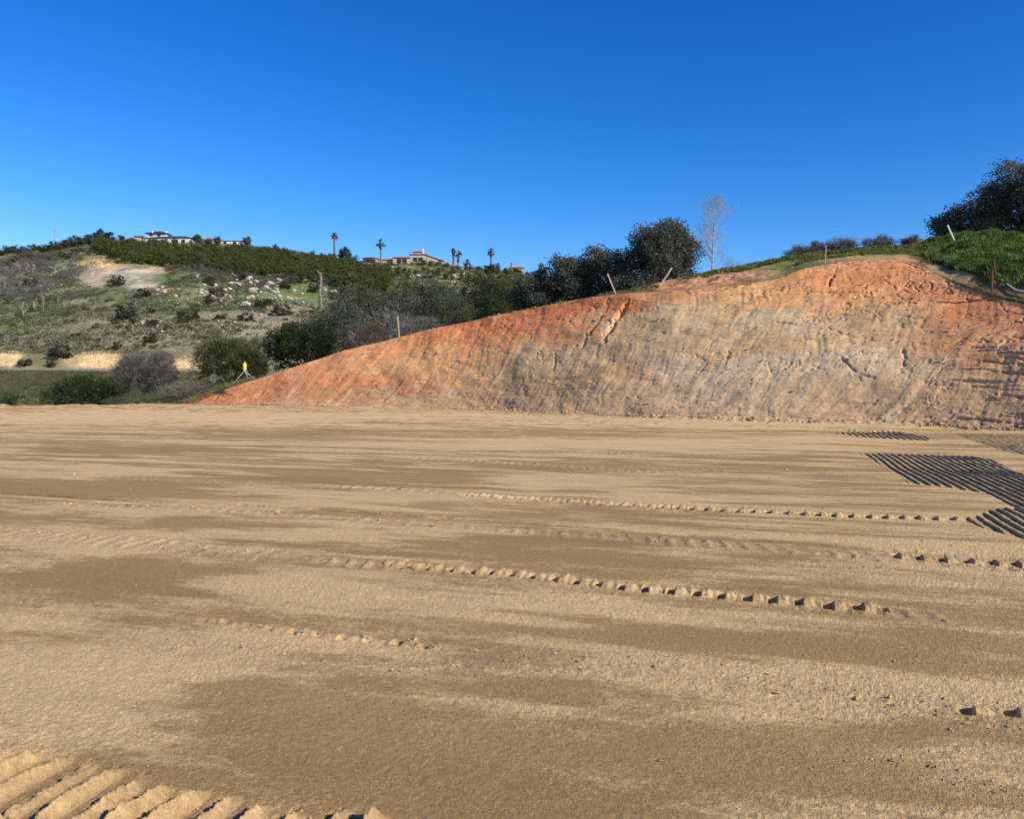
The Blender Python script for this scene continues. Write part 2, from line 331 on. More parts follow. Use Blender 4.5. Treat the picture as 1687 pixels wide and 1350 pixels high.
# far-left edge of the pad, and the fall beyond it
edge = interp([(-900, 50), (0, 57.5), (120, 60.5), (200, 61.5), (255, 66), (330, 78), (2700, 84)], PX) + .7 * fbm(PX / 30, PX * 0, 120, 3)
Z += .25 * np.exp(-((Yv - edge + .6) / .5) ** 2) * (.3 + .5 * noise(PX / 22, PX * 0, 121)) * (PX < 330)
Z = np.where(Yv > edge, Z - .45 * (Yv - edge), Z)
Z = np.where(Yv < 0, 0, Z)
colr = lin((214, 179, 123))[None, None] * loose[..., None] + lin((163, 130, 81))[None, None] * (1 - loose[..., None])
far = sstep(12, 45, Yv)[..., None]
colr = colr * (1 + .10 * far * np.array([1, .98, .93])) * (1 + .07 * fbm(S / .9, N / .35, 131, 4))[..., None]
dd = disturb[..., None]; colr = colr * (1 - dd * .6) + (lin((192, 160, 114)) * (1 + .08 * grain[..., None])) * dd * .6
# soil packed between fresh bars is darker; scratches have shade painted into their colour
colr *= ((1 + .05 * near * grain) * (1 - .22 * field * (1 - ridge)) * (1 - .45 * scratch_shade))[..., None]
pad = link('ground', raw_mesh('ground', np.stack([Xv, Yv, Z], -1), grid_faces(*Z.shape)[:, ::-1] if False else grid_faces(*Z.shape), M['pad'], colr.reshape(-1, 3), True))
tag(pad, 'graded tan soil pad with machine track prints', kind='structure')

# ---- cut bank and hilltop ----------------------------------------
CREST = [(200, 676), (285, 668), (330, 655), (420, 626), (500, 600), (560, 580), (640, 560), (700, 545), (780, 528), (850, 513), (930, 497), (1000, 487), (1050, 482), (1120, 479), (1200, 473), (1280, 460), (1330, 441), (1400, 429), (1480, 428), (1530, 445), (1570, 466), (1640, 491), (1687, 500), (1900, 540), (2400, 600)]
SKYL = [(200, 676), (1000, 488), (1050, 474), (1100, 464), (1180, 449), (1240, 437), (1290, 427), (1350, 420), (1400, 414), (1450, 413), (1500, 405), (1550, 398), (1585, 390), (1620, 386), (1687, 392), (1800, 395), (2400, 450)]
BM = .78
def sinterp(pts, x, w):                                   # piecewise curve with its corners rounded
    return sum(interp(pts, x + w * o) * g for o, g in ((-1, .12), (-.6, .2), (-.2, .36 / 2), (.2, .36 / 2), (.6, .2), (1, .12)))
bcols = np.concatenate([np.arange(205, 1710, 1.7), np.arange(1710, 2400, 8)])
def bank_geo(px):
    d0 = F * CAMH / (sinterp(TOE, px, 110) - HY); k1 = (HY - sinterp(CREST, px, 14)) / F
    d1 = np.maximum((CAMH + BM * d0) / (BM - k1), d0 + .02)
    d2 = d1 + interp([(200, 1), (1000, 1.2), (1100, 4), (1300, 7), (1500, 7), (1600, 6), (2400, 8)], px)
    return d0, d1, CAMH + k1 * d1, d2, CAMH + (HY - sinterp(SKYL, px, 20)) / F * d2
d0, d1, z1, d2, z2 = bank_geo(bcols)
nv = 190
v = np.linspace(0, 1, nv)[:, None]
Yb = (d0 - .6)[None] + (d1 - d0 + .6)[None] * v
prof = np.where(v < .93, v, .93 + (v - .93) * 1.0)
Zb = -.35 + (z1 + .35)[None] * prof
crown_round = sstep(.90, 1, v) * .18 * sstep(0, 3, z1)[None]
PXb = np.broadcast_to(bcols[None], Yb.shape)
# metres along the bank and up it
wx = (bcols - CX) / F * d0; seg = np.hypot(np.diff(wx), np.diff(d0)); U = np.broadcast_to(np.concatenate([[0], np.cumsum(seg)])[None], Yb.shape)
V = np.hypot(Yb - Yb[:1], Zb - Zb[:1])
PYb = HY - (Zb - CAMH) / Yb * F
def bank_disp(U, V, px, py):
    lean = np.interp(px, [300, 700, 1100, 1687], [.9, .75, .5, .45])
    a = U - lean * V + .02 * V * V + .55 * fbm(U / 3.5, V / 2.5, 200, 3); b = V
    h = .15 * fbm(U / 2.6, V / 2.2, 201, 3) + .03 * fbm(U / .7, V / .6, 2010, 2)
    h += .030 * fbm(a / .5, b / 3.2, 202, 4) + .016 * fbm(a / .16, b / 2.2, 203, 3)
    h += .008 * fbm(U / 3.0, V / .16, 204, 3)
    h += .012 * fbm(U / .15, V / .15, 205, 3)
    pat = sstep(.25, .5, fbm(U / 2.2, V / 1.1, 206, 3))
    h += .012 * pat * np.sin(2 * np.pi * (V / .23 + .15 * U + .2 * fbm(U, V, 207, 2)))      # track cleat ladders
    low = sstep(640, 650, py + 6 * fbm(U / 3, V, 208, 2)) * (1 - sstep(700, 760, px + 25 * fbm(U, V, 2081, 3)))
    h += .018 * low * fbm(U / 3.5, V / .08, 209, 2)
    rn = np.abs(fbm(a / 1.5, V / 1.6, 260, 4)); h -= .07 * sstep(.035, .0, rn) * sstep(.0, .3, fbm(U / 3, V / 2, 261, 3))
    rn2 = np.abs(fbm(U / 2.2, V / .35, 262, 3)); h -= .06 * sstep(.03, .0, rn2) * sstep(.05, .35, fbm(U / 2.5, V / 1.5, 263, 3)) * sstep(850, 1050, px)
    right = sstep(1560, 1660, px + 40 * fbm(U / 2, V / 1, 210, 2)) * sstep(560, 590, py)
    led = fbm(U / 3.2, V / .28, 211, 3); h += .05 * right * (sstep(-.05, .02, led) - .5)
    patch_r = sstep(.30, .5, fbm(U / 1.3, V / .7, 212, 4)); h -= .05 * patch_r * noise(U / .12, V / .1, 213)
    return h
H = bank_disp(U, V, PXb, PYb)
def seg_d(px, py, pts):
    best = np.full(px.shape, 1e9)
    for (x1, y1), (x2, y2) in zip(pts[:-1], pts[1:]):
        t = np.clip(((px - x1) * (x2 - x1) + (py - y1) * (y2 - y1)) / ((x2 - x1) ** 2 + (y2 - y1) ** 2), 0, 1)
        best = np.minimum(best, np.hypot(px - x1 - t * (x2 - x1), py - y1 - t * (y2 - y1)))
    return best
wq = 3.0 * fbm(PXb / 9, PYb / 9, 220, 2) + 2.4 * fbm(PXb / 3, PYb / 3, 222, 2)
GUL = [([(1003, 493), (996, 508), (987, 528), (975, 545), (966, 560), (961, 575)], 2.0, .16), ([(1037, 497), (1028, 508), (1016, 523), (1008, 538), (1000, 550), (995, 562)], 3.4, .34), ([(1030, 500), (1022, 520)], 2, .2), ([(985, 535), (972, 545), (957, 575)], 1.8, .12), ([(915, 580), (912, 612)], 1.6, .14), ([(890, 575), (893, 600)], 1.4, .08),
       ([(1200, 578), (1196, 600)], 1.6, .12), ([(1265, 600), (1275, 630)], 1.8, .12), ([(1365, 470), (1378, 440)], 2.2, .2), ([(1385, 590), (1412, 615), (1440, 622)], 1.8, .15), ([(1488, 575), (1490, 600), (1480, 612)], 1.8, .14), ([(1335, 483), (1440, 484)], 1.2, .12), ([(1400, 493), (1455, 491)], 1.4, .14), ([(1470, 502), (1510, 500)], 1.4, .14),
       ([(1560, 625), (1645, 632)], 1.6, .2), ([(1620, 594), (1687, 602)], 1.8, .24), ([(1640, 582), (1687, 585)], 1.6, .2), ([(1600, 573), (1660, 574)], 1.3, .12), ([(1650, 612), (1687, 618)], 1.8, .2), ([(1600, 637), (1645, 640)], 1.8, .2), ([(1640, 650), (1687, 655)], 1.8, .22), ([(1655, 590), (1687, 592)], 1.6, .2),
       ([(1140, 555), (1190, 556)], 1.3, .1), ([(1280, 532), (1310, 535)], 1.5, .12), ([(1520, 545), (1560, 548)], 1.3, .08), ([(1320, 660), (1440, 663)], 1.2, .08), ([(1560, 690), (1687, 696)], 2.4, .18), ([(1420, 485), (1428, 470)], 1.5, .1), ([(1130, 470), (1180, 462), (1230, 452)], 2.0, .1)]
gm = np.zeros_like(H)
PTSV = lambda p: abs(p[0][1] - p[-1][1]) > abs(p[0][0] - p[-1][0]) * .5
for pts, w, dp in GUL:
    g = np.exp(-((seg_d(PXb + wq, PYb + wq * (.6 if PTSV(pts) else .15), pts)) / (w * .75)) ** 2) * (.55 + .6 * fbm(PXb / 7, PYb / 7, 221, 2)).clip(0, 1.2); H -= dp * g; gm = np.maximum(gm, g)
taper = sstep(0, .6, z1)[None] * (1 - sstep(.97, 1, v) * .6)
nb = np.array([-.40, -.47, .79])
Xb = (PXb - CX) / F * Yb
Pb = np.stack([Xb, Yb, Zb], -1) + nb * (H * taper)[..., None]
Pb[..., 2] -= crown_round * 0
BK = [
 (330, 655, 60, 14, (186, 112, 74), 1.3), (430, 650, 130, 12, (174, 100, 66), 1.2), (420, 630, 80, 10, (176, 104, 70), 1), (600, 655, 60, 9, (170, 122, 88), 1.0), (650, 645, 60, 7, (160, 140, 112), 1.2), (700, 652, 50, 8, (158, 136, 108), .9), (560, 630, 110, 10, (196, 118, 76), 1.3), (640, 638, 60, 5, (178, 96, 56), 1.2),
 (500, 605, 50, 14, (190, 112, 72), 1), (600, 580, 60, 18, (198, 120, 74), 1.3), (700, 560, 50, 16, (200, 114, 66), 1.5), (780, 545, 50, 20, (196, 100, 54), 1.6), (850, 525, 60, 16, (196, 98, 52), 1.6), (940, 508, 60, 16, (194, 96, 50), 1.6), (1010, 500, 40, 14, (178, 92, 54), 1.4),
 (720, 600, 60, 18, (206, 148, 98), 1.5), (800, 590, 50, 20, (205, 140, 90), 1.2), (760, 640, 60, 18, (196, 150, 108), 1.2), (880, 545, 50, 12, (204, 134, 84), 1.2), (940, 545, 40, 14, (192, 128, 82), 1), (860, 600, 60, 18, (176, 150, 116), 1.2), (880, 645, 60, 20, (164, 132, 102), 1.4), (960, 660, 60, 14, (170, 140, 110), 1),
 (960, 600, 50, 22, (168, 142, 114), 1.3), (1000, 620, 50, 14, (180, 138, 102), 1), (1050, 610, 40, 12, (178, 136, 96), 1.2), (1060, 530, 60, 14, (180, 148, 112), 1.3), (1100, 500, 60, 8, (176, 120, 82), 1.4), (1120, 525, 80, 14, (186, 162, 128), 1.5), (1080, 570, 60, 18, (170, 146, 116), 1.3), (1105, 608, 40, 14, (176, 162, 144), 1.4), (1060, 650, 70, 18, (176, 148, 116), 1.2), (1180, 560, 60, 16, (170, 146, 118), 1.3),
 (1080, 468, 40, 8, (206, 138, 92), 1.4), (1150, 465, 50, 10, (210, 146, 104), 1.5), (1220, 452, 40, 9, (212, 152, 112), 1.4), (1090, 485, 60, 7, (186, 110, 66), 1.3), (1220, 492, 70, 14, (204, 152, 106), 1.5), (1300, 478, 60, 20, (208, 150, 100), 1.6), (1380, 455, 60, 20, (198, 122, 76), 1.6), (1450, 450, 60, 18, (200, 126, 82), 1.6), (1400, 500, 80, 14, (196, 140, 96), 1.3),
 (1240, 530, 70, 14, (178, 156, 130), 1.5), (1340, 528, 60, 14, (176, 154, 128), 1.5), (1450, 530, 70, 14, (184, 148, 112), 1.2), (1260, 575, 60, 12, (184, 148, 108), 1.2), (1380, 560, 60, 14, (180, 148, 116), 1.), (1520, 480, 50, 22, (190, 118, 78), 1.4), (1600, 500, 60, 26, (176, 98, 62), 1.8), (1680, 530, 50, 30, (178, 106, 70), 1.6), (1580, 560, 60, 30, (182, 120, 80), 1.5), (1600, 600, 30, 16, (176, 112, 74), 1.0),
 (1260, 610, 60, 18, (172, 156, 138), 1.5), (1400, 600, 70, 18, (174, 156, 136), 1.6), (1480, 610, 50, 20, (180, 154, 124), 1.3), (1560, 590, 25, 14, (186, 160, 132), 1.3), (1650, 620, 60, 25, (164, 128, 98), 1.5), (1340, 650, 90, 24, (170, 142, 114), 1.5), (1200, 660, 80, 18, (176, 154, 128), 1.3), (1500, 660, 90, 24, (176, 140, 108), 1.5), (1630, 670, 80, 20, (158, 126, 98), 1.4), (1220, 640, 40, 12, (168, 152, 140), 1.2)]
wpx = 48 * fbm(U / 2.6, V / 1.6, 230, 5); wpy = 24 * fbm((U - .6 * V) / 1.5, V / 1.8, 231, 5)
cb = cp_colour(PXb + wpx, PYb + wpy, (184, 148, 114), BK, .35); cb = cb * .86 + lin((196, 146, 104)) * .14
lean = .6
aa = U - lean * V + .7 * fbm(U / 3.0, V / 2.2, 200, 3)
cb *= (1 + .10 * fbm(aa / .35, V / 2.6, 240, 4) + .07 * fbm(U / 2.6, V / .13, 241, 3) + .10 * fbm(U / .8, V / .5, 242, 4))[..., None]
pale = sstep(.35, .6, fbm(aa / .5, V / 2.2, 243, 4)) * (PYb > 520); cb = cb * (1 - .4 * pale[..., None]) + lin((205, 180, 148)) * .4 * pale[..., None]
dk = sstep(.38, .62, fbm(aa / .4, V / 1.6, 245, 4)); cb *= (1 - .16 * dk)[..., None]
hl = sstep(.45, .6, fbm(U / 1.6, V / .07, 246, 3)) ; cb *= (1 - .16 * hl * (PXb > 900))[..., None]
cb = cb * np.array([1.38, 1.37, 1.11]) * (1 + .15 * fbm(aa / 1.1, V / 3.0, 248, 4) + .13 * fbm(aa / .16, V / 1.3, 249, 3) + .06 * fbm(U / 1.1, V / .06, 2490, 2))[..., None]
seep = sstep(.15, .5, fbm(aa / .8, V / 4, 251, 4)) * sstep(600, 500, PYb) * .35; cb = cb * (1 - seep[..., None]) + lin((188, 124, 76)) * seep[..., None]
ck = sstep(.035, .0, np.abs(fbm((U - np.interp(PXb, [300, 700, 1100, 1687], [.9, .75, .5, .45]) * V + .02 * V * V + .55 * fbm(U / 3.5, V / 2.5, 200, 3)) / 1.5, V / 1.6, 260, 4))) * sstep(.0, .3, fbm(U / 3, V / 2, 261, 3))
ck = np.maximum(ck, sstep(.03, .0, np.abs(fbm(U / 2.2, V / .35, 262, 3))) * sstep(.05, .35, fbm(U / 2.5, V / 1.5, 263, 3)) * sstep(850, 1050, PXb))
cb *= (1 - .28 * ck)[..., None]
scr = sstep(.30, .42, fbm(aa / .09, V / 3.5, 265, 2)) * sstep(.0, .3, fbm(U / 2, V / 2, 266, 3)); cb = cb * (1 - .35 * scr[..., None]) + np.array([.62, .50, .36]) * .35 * scr[..., None]
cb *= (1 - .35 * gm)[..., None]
bank = link('terrain', raw_mesh('cut_bank', Pb, grid_faces(*Yb.shape), M['bank'], cb.reshape(-1, 3), True)); tag(bank, kind='structure')

# hilltop behind the crest: crest -> skyline -> far side
def top_z(px, Y):
    d0, d1, z1, d2, z2 = bank_geo(px)
    t = np.clip((Y - d1) / np.maximum(d2 - d1, .1), 0, 1)
    z = z1 + (z2 - z1) * (t ** .85)
    fall = np.interp(px, [285, 950, 1060, 1500, 2400], [.42, .30, .02, .03, .03])
    z = z - np.maximum(0, Y - d2) * fall
    return np.maximum(z, -6)
tcols = np.concatenate([np.arange(205, 1710, 2.4), np.arange(1710, 2400, 9)])
tt = np.concatenate([np.linspace(0, 1, 60), 1 + np.linspace(0, 1, 40)[1:] ** 1.6 * 6])
d0t, d1t, z1t, d2t, z2t = bank_geo(tcols)
Yt = d1t[None] + (d2t - d1t)[None] * np.minimum(tt, 1)[:, None] + np.maximum(tt - 1, 0)[:, None] * 6.5
PXt = np.broadcast_to(tcols[None], Yt.shape); Xt = (PXt - CX) / F * Yt
Zt = top_z(PXt, Yt)
amp = np.minimum(1, tt * 6)[:, None]
Zt = Zt + amp * (.16 * fbm(Xt / 1.6, Yt / 1.6, 250, 4) * sstep(1000, 1080, PXt) + .22 * fbm(Xt / .7 + .6 * Yt, Yt / .7, 254, 4) * sstep(1040, 1080, PXt) * sstep(1300, 1250, PXt) * (tt < .55)[:, None] + .05 * fbm(Xt / .3, Yt / .3, 251, 3)) 
# join to the displaced crest
jo = Pb[-1]; 
for i in range(3): pass
Xt[0] = np.interp(tcols, bcols, jo[:, 0]); Yt = Yt.copy(); Yt[0] = np.interp(tcols, bcols, jo[:, 1]); Zt[0] = np.interp(tcols, bcols, jo[:, 2]) - .01
PYt = HY - (Zt - CAMH) / Yt * F
TP = [(1080, 468, 50, 7, (208, 140, 96), 2), (1150, 464, 50, 9, (214, 150, 106), 2.5), (1215, 452, 45, 9, (216, 156, 114), 2.5), (1250, 443, 25, 5, (196, 164, 124), 1.5), (1180, 445, 120, 3.5, (116, 118, 66), 2), (1080, 463, 60, 3, (110, 112, 60), 1.5), (1290, 440, 40, 8, (122, 128, 62), 2.5), (1270, 462, 30, 6, (132, 128, 72), 1.5), (1420, 424, 60, 5, (204, 156, 108), 1.5), (1500, 430, 30, 8, (208, 150, 104), 2),
      (1380, 417, 60, 6, (112, 116, 62), 2), (1460, 414, 60, 5, (148, 146, 100), 2), (1550, 440, 30, 10, (192, 152, 110), 2), (1590, 455, 30, 10, (176, 142, 98), 1.8), (1620, 470, 30, 10, (168, 130, 90), 1.6), (1540, 418, 40, 12, (106, 118, 56), 2), (1620, 410, 90, 26, (66, 84, 38), 3), (1670, 440, 50, 16, (92, 104, 50), 2), (1660, 480, 50, 10, (170, 126, 84), 1.5), (1720, 470, 80, 20, (120, 110, 66), 1),
      (700, 540, 300, 12, (190, 120, 78), .6)]
ct = cp_colour(PXt + 14 * fbm(Xt, Yt, 252, 3), PYt + 5 * fbm(Xt, Yt, 253, 3), (110, 108, 62), TP, .3)
crag = sstep(.15, .5, fbm(Xt / .9, Yt / 1.2, 256, 4)); ct *= (1 - .35 * crag * (PYt > 440))[..., None]
top = link('terrain', raw_mesh('hilltop', np.stack([Xt, Yt, Zt], -1), grid_faces(*Yt.shape), M['top'], ct.reshape(-1, 3), True)); tag(top, kind='structure')
def top_hit(px, py):                                     # first point of the hilltop behind the crest seen at this pixel
    _, a, _, b, _ = bank_geo(np.array([px])); Ys = np.linspace(a[0], b[0] + 3, 200); zs = top_z(np.full(200, float(px)), Ys)
    p = HY - (zs - CAMH) / Ys * F; i = int(np.argmax(p <= py)) if (p <= py).any() else int(np.argmin(p)); return np.array([(px - CX) / F * Ys[i], Ys[i], zs[i]])

# ---- valley slope and the far hillside ------------------------------
RIDGE = [(-1200, 500), (-400, 455), (-100, 424), (0, 417), (60, 410), (110, 403), (160, 397), (230, 396), (320, 399), (400, 405), (480, 416), (560, 428), (640, 433), (720, 434), (760, 440), (830, 446), (880, 458), (960, 480), (1100, 520), (1500, 560), (2000, 580)]
YR = 420.
def hill_z0(px, Y):
    zr = CAMH + (HY - interp(RIDGE, px)) / F * YR
    ks = np.array([60, 70, 90, 140, 190, 200, 206, 214, 262, 320, 372, 420, 455, 520, 900, 2500.])
    z_l = [-6, -4, -.95, .7, 3.9, 4.3, 4.3, 9.0]
    fr = {262: .24, 320: .50, 372: .77, 420: 1.0, 455: 1.02, 520: .9, 900: .1, 2500: -.1}
    z = np.zeros(np.broadcast(px, Y).shape); hz = zr - 9.0
    zk = [np.full(z.shape, q) for q in z_l] + [9.0 + hz * fr[k] for k in (262, 320, 372, 420, 455, 520, 900, 2500)]
    for i in range(len(ks) - 1):
        t = (Y - ks[i]) / (ks[i + 1] - ks[i]); m = (t >= 0) & (t <= 1); z = np.where(m, zk[i] + (zk[i + 1] - zk[i]) * t, z)
    return z
def hill_z(px, Y):
    X = (px - CX) / F * Y; g = sstep(214, 262, Y); g2 = sstep(70, 100, Y) * (1 - sstep(186, 196, Y))
    return hill_z0(px, Y) + g * (1 - .6 * sstep(390, 420, Y)) * (5.0 * fbm(X / 55, Y / 45, 301, 4) + .8 * fbm(X / 9, Y / 9, 305, 3)) + g2 * .7 * fbm(X / 14, Y / 14, 302, 4) - 2.0 * g * (1 - sstep(380, 420, Y)) * np.exp(-(((X + 235 - (Y - 214) * .35) / 12) ** 2))
hcols = np.concatenate([np.arange(-1200, -20, 14), np.arange(-20, 960, 2.4), np.arange(960, 2000, 18)])
hrows = np.concatenate([np.linspace(60, 186, 90), np.linspace(187, 216, 34), np.linspace(217, 425, 330), np.linspace(428, 520, 20), [600, 750, 900, 1400, 2500]])
Yh, PXh = np.meshgrid(hrows, hcols, indexing='ij'); Xh = (PXh - CX) / F * Yh; Zh = hill_z(PXh, Yh)
PYh = HY - (Zh - CAMH) / Yh * F
HP = [(60, 470, 90, 40, (124, 118, 96), 1.2), (20, 540, 70, 12, (104, 116, 70), 1), (30, 505, 40, 16, (110, 124, 60), 1), (110, 450, 40, 14, (118, 122, 78), 1.2), (180, 420, 40, 6, (140, 130, 98), 1.2), (160, 436, 24, 4, (212, 172, 118), 12), (232, 446, 30, 2.6, (210, 186, 150), 10), (190, 441, 14, 2.5, (205, 176, 136), 8), (158, 456, 20, 11, (190, 166, 140), 9), (180, 448, 16, 5, (196, 176, 150), 8), (218, 456, 18, 7, (204, 186, 164), 12), (235, 466, 20, 5, (200, 180, 156), 10), (255, 472, 14, 4, (190, 170, 144), 6), (185, 462, 10, 8, (110, 102, 74), 3), (200, 443, 20, 2, (110, 108, 70), 4), (265, 478, 20, 5, (176, 156, 128), 2),
      (290, 449, 26, 3, (206, 172, 130), 3.5), (300, 457, 40, 9, (98, 112, 64), 1.8), (180, 490, 90, 10, (106, 114, 66), 1.5), (260, 505, 50, 12, (110, 120, 66), 1.5), (340, 475, 50, 12, (112, 116, 74), 1), (330, 490, 40, 6, (186, 164, 128), 1.6), (400, 470, 60, 16, (110, 112, 78), 1), (440, 500, 30, 10, (104, 120, 60), 1.3), (500, 490, 34, 13, (98, 114, 60), 3), (510, 478, 30, 8, (100, 114, 62), 2), (470, 478, 20, 10, (112, 116, 66), 1), (490, 508, 30, 4, (196, 168, 138), 2.4), (450, 505, 20, 4, (190, 160, 130), 1.6),
      (170, 525, 50, 5, (172, 152, 116), 1.3), (240, 525, 20, 5, (196, 176, 144), 1.8), (60, 555, 30, 10, (164, 140, 116), 1.6), (200, 555, 90, 14, (132, 124, 94), 1.2), (300, 545, 60, 12, (142, 130, 100), 1.8), (400, 535, 80, 16, (150, 136, 108), 2), (420, 540, 60, 5, (178, 152, 120), 1.6), (450, 555, 40, 10, (146, 130, 98), 1), (300, 580, 40, 12, (140, 122, 92), 1),
      (8, 592, 20, 8, (220, 186, 134), 7), (45, 598, 10, 6, (150, 128, 92), 1), (160, 596, 32, 9, (222, 184, 128), 7), (75, 596, 24, 14, (116, 110, 76), 6), (240, 597, 30, 14, (118, 114, 82), 6), (305, 602, 20, 7, (216, 178, 124), 5), (70, 605, 30, 6, (170, 150, 110), 1.5), (100, 585, 25, 8, (96, 102, 62), 1),
      (80, 632, 120, 14, (96, 88, 62), 2.5), (100, 655, 120, 8, (110, 110, 74), 1.6), (300, 640, 60, 8, (118, 124, 66), 1.8), (40, 612, 150, 4, (104, 102, 66), 2), (640, 440, 60, 5, (120, 118, 66), 1.2), (330, 402, 60, 3, (166, 150, 104), 2), (700, 445, 80, 9, (112, 112, 62), 1.4), (780, 455, 40, 10, (130, 126, 80), 1), (740, 465, 40, 7, (150, 140, 100), .8)]
ch = cp_colour(PXh + 18 * fbm(Xh / 12, Yh / 14, 310, 5), PYh + 7 * fbm(Xh / 10, Yh / 14, 311, 5), (124, 120, 86), HP, .35)
gr = fbm(Xh / 22, Yh / 18, 312, 4); grm = sstep(.0, .5, gr)[..., None] * .5
grm = grm * (PYh[..., None] < 580) 
ch = ch * (1 - grm) + lin((100, 114, 64)) * grm
scarm = np.exp(-((PXh - 205) / 60) ** 4 - ((PYh - 455) / 22) ** 4); ch = ch * (1 + scarm * (.22 * fbm((Xh + Yh * .7) / 2.2, (Yh - Xh * .3) / 14, 318, 4) - .30 * sstep(.25, .5, fbm(Xh / 5, Yh / 5, 319, 4))))[..., None]
bare = sstep(.25, .55, fbm(Xh / 9, Yh / 16, 315, 5))[..., None] * .5 * (PYh[..., None] > 430) * (PYh[..., None] < 580); ch = ch * (1 - bare) + lin((170, 150, 118)) * bare
ch = ch * 1.10
hill = link('hillside', raw_mesh('hillside', np.stack([Xh, Yh, Zh], -1), grid_faces(*Yh.shape), M['hill'], ch.reshape(-1, 3), True)); tag(hill, kind='structure')
# road surface on its bench
rpx = np.linspace(-1200, 700, 60)
rv = []; 
for p in rpx:
    for y in (200.5, 205.6): rv.append(((p - CX) / F * y, y, 4.315))
M['asphalt'] = plain('asphalt', (.06, .06, .06), .9, .2, .15, 1.5)
road = link('road', raw_mesh('road', rv, [(2 * i, 2 * i + 2, 2 * i + 3, 2 * i + 1) for i in range(59)], M['asphalt'])); tag(road, kind='structure')
# plain that carries everything out to the horizon
pl = MB(); pl.box(-4000, 4000, -3000, 5000, -14, -13); M['plain'] = plain('plain_soil', (.16, .15, .09), .95, .1, .3, .02); o = pl.build('ground', M['plain']); o['kind'] = 'structure'

def hill_hit(px, py, y0=206., y1=423.):
    Ys = np.linspace(y0, y1, 400); zs = hill_z(np.full(400, float(px)), Ys); p = HY - (zs - CAMH) / Ys * F
    i = int(np.argmax(p <= py)) if (p <= py).any() else int(np.argmin(p)); return np.array([(px - CX) / F * Ys[i], Ys[i], zs[i]])

# ================================================================ PLANTS
def unit(n):
    a = rng.normal(size=(n, 3)); return a / np.linalg.norm(a, axis=1)[:, None]
def leaf_quads(P, size, d=None, aspect=.55):
    n = len(P); d = unit(n) if d is None else d / (np.linalg.norm(d, axis=1)[:, None] + 1e-9)
    s = np.cross(d, unit(n)); s /= np.linalg.norm(s, axis=1)[:, None] + 1e-9
    L = (size * rng.uniform(.6, 1.3, n))[:, None]; a = d * L; b = s * L * aspect
    V = np.stack([P - a * .5, P + b * .5, P + a * .5, P - b * .5], 1)
    return V.reshape(-1, 3), np.arange(n * 4).reshape(n, 4)
def crown_mesh(name, lobes, n, size, c0, c1, clump=.55, mat='leaf', aspect=.6, outward=.0, seed=0, inner=.35, per=26):
    """lobes: (x,y,z,rx,ry,rz). Leaves gather into clumps spread through the lobes' outer shell."""
    lob = np.array(lobes, float); w = lob[:, 3] * lob[:, 4] + lob[:, 3] * lob[:, 5]; w /= w.sum()
    nc = max(8, n // per); li = rng.choice(len(lob), nc, p=w); dirs = unit(nc); r = rng.uniform(inner, 1, nc) ** .5
    cc = lob[li, :3] + dirs * r[:, None] * lob[li, 3:]
    ci = rng.integers(0, nc, n); P = cc[ci] + np.clip(rng.normal(size=(n, 3)), -1.7, 1.7) * clump * np.array([1, 1, .8]) * .5 * rng.uniform(.5, 1.3, nc)[ci][:, None]
    d = unit(n) * (1 - outward) + dirs[ci] * outward + np.array([0, 0, .35]) * outward
    V, Fc = leaf_quads(P, size, d, aspect)
    t = np.clip(rng.random(nc)[ci] * .6 + rng.random(n) * .4, 0, 1)[:, None]
    col = lin(c0) * (1 - t) + lin(c1) * t
    return raw_mesh(name, V, Fc, M[mat], np.repeat(col, 4, 0))
def branches(mb, p, d, L, r, depth, spread=.6, up=.15, nk=3, n=5, tips=None, wig=.15):
    p = Vector(p); d = Vector(d).normalized(); pts = [p]; q = p; dd = d
    for i in range(3):
        dd = (dd + Vector(rng.normal(size=3)) * wig + Vector((0, 0, up * .4))).normalized(); q = q + dd * L / 3; pts.append(q)
    mb.tube(pts, [r, r * .85, r * .7, r * .5], n, False)
    if depth == 0:
        if tips is not None: tips.append((np.array(q), np.array(dd)))
        return
    for k in range(nk):
        a = rng.uniform(0, 2 * math.pi); o = Vector((math.cos(a), math.sin(a), .2)); nd_ = (dd * (1 - spread) + o * spread + Vector((0, 0, up))).normalized()
        st = pts[rng.integers(2, 4)] if depth > 1 else pts[rng.integers(1, 4)]
        branches(mb, st, nd_, L * rng.uniform(.6, .85), r * .55, depth - 1, spread, up, nk, max(3, n - 1), tips, wig)
def trunk_mb(h, r, crown_w, k=5):
    mb = MB(); mb.tube([(0, 0, -.6), (0, 0, 0), (.05 * h, 0, h * .3), (.02 * h, .03 * h, h * .55)], [r * 1.5, r * 1.2, r, r * .8], 8)
    for i in range(k):
        a = i * 2 * math.pi / k + rng.uniform(-.3, .3); e = Vector((math.cos(a) * crown_w * .35, math.sin(a) * crown_w * .35, h * rng.uniform(.6, .9)))
        b = Vector((.03 * h, .02 * h, h * rng.uniform(.3, .5))); mb.tube([b, b.lerp(e, .5) + Vector((0, 0, .04 * h)), e], [r * .6, r * .4, r * .15], 6)
    return mb
def round_lobes(w, h, z0, k=7, squash=1.0):
    L = [(0, 0, z0 + h * .46, w * .38, w * .38, h * .44)]
    for i in range(k):
        e = -.8 + 1.65 * (i + .5) / k + rng.uniform(-.08, .08); a = i * 2.4 + rng.uniform(-.3, .3); c = math.sqrt(max(0, 1 - e * e * .9))
        s = rng.uniform(.16, .23)
        L.append((math.cos(a) * w * .33 * c, math.sin(a) * w * .33 * c, z0 + h * .48 + e * h * .34, w * s, w * s, h * s * .9))
    return L
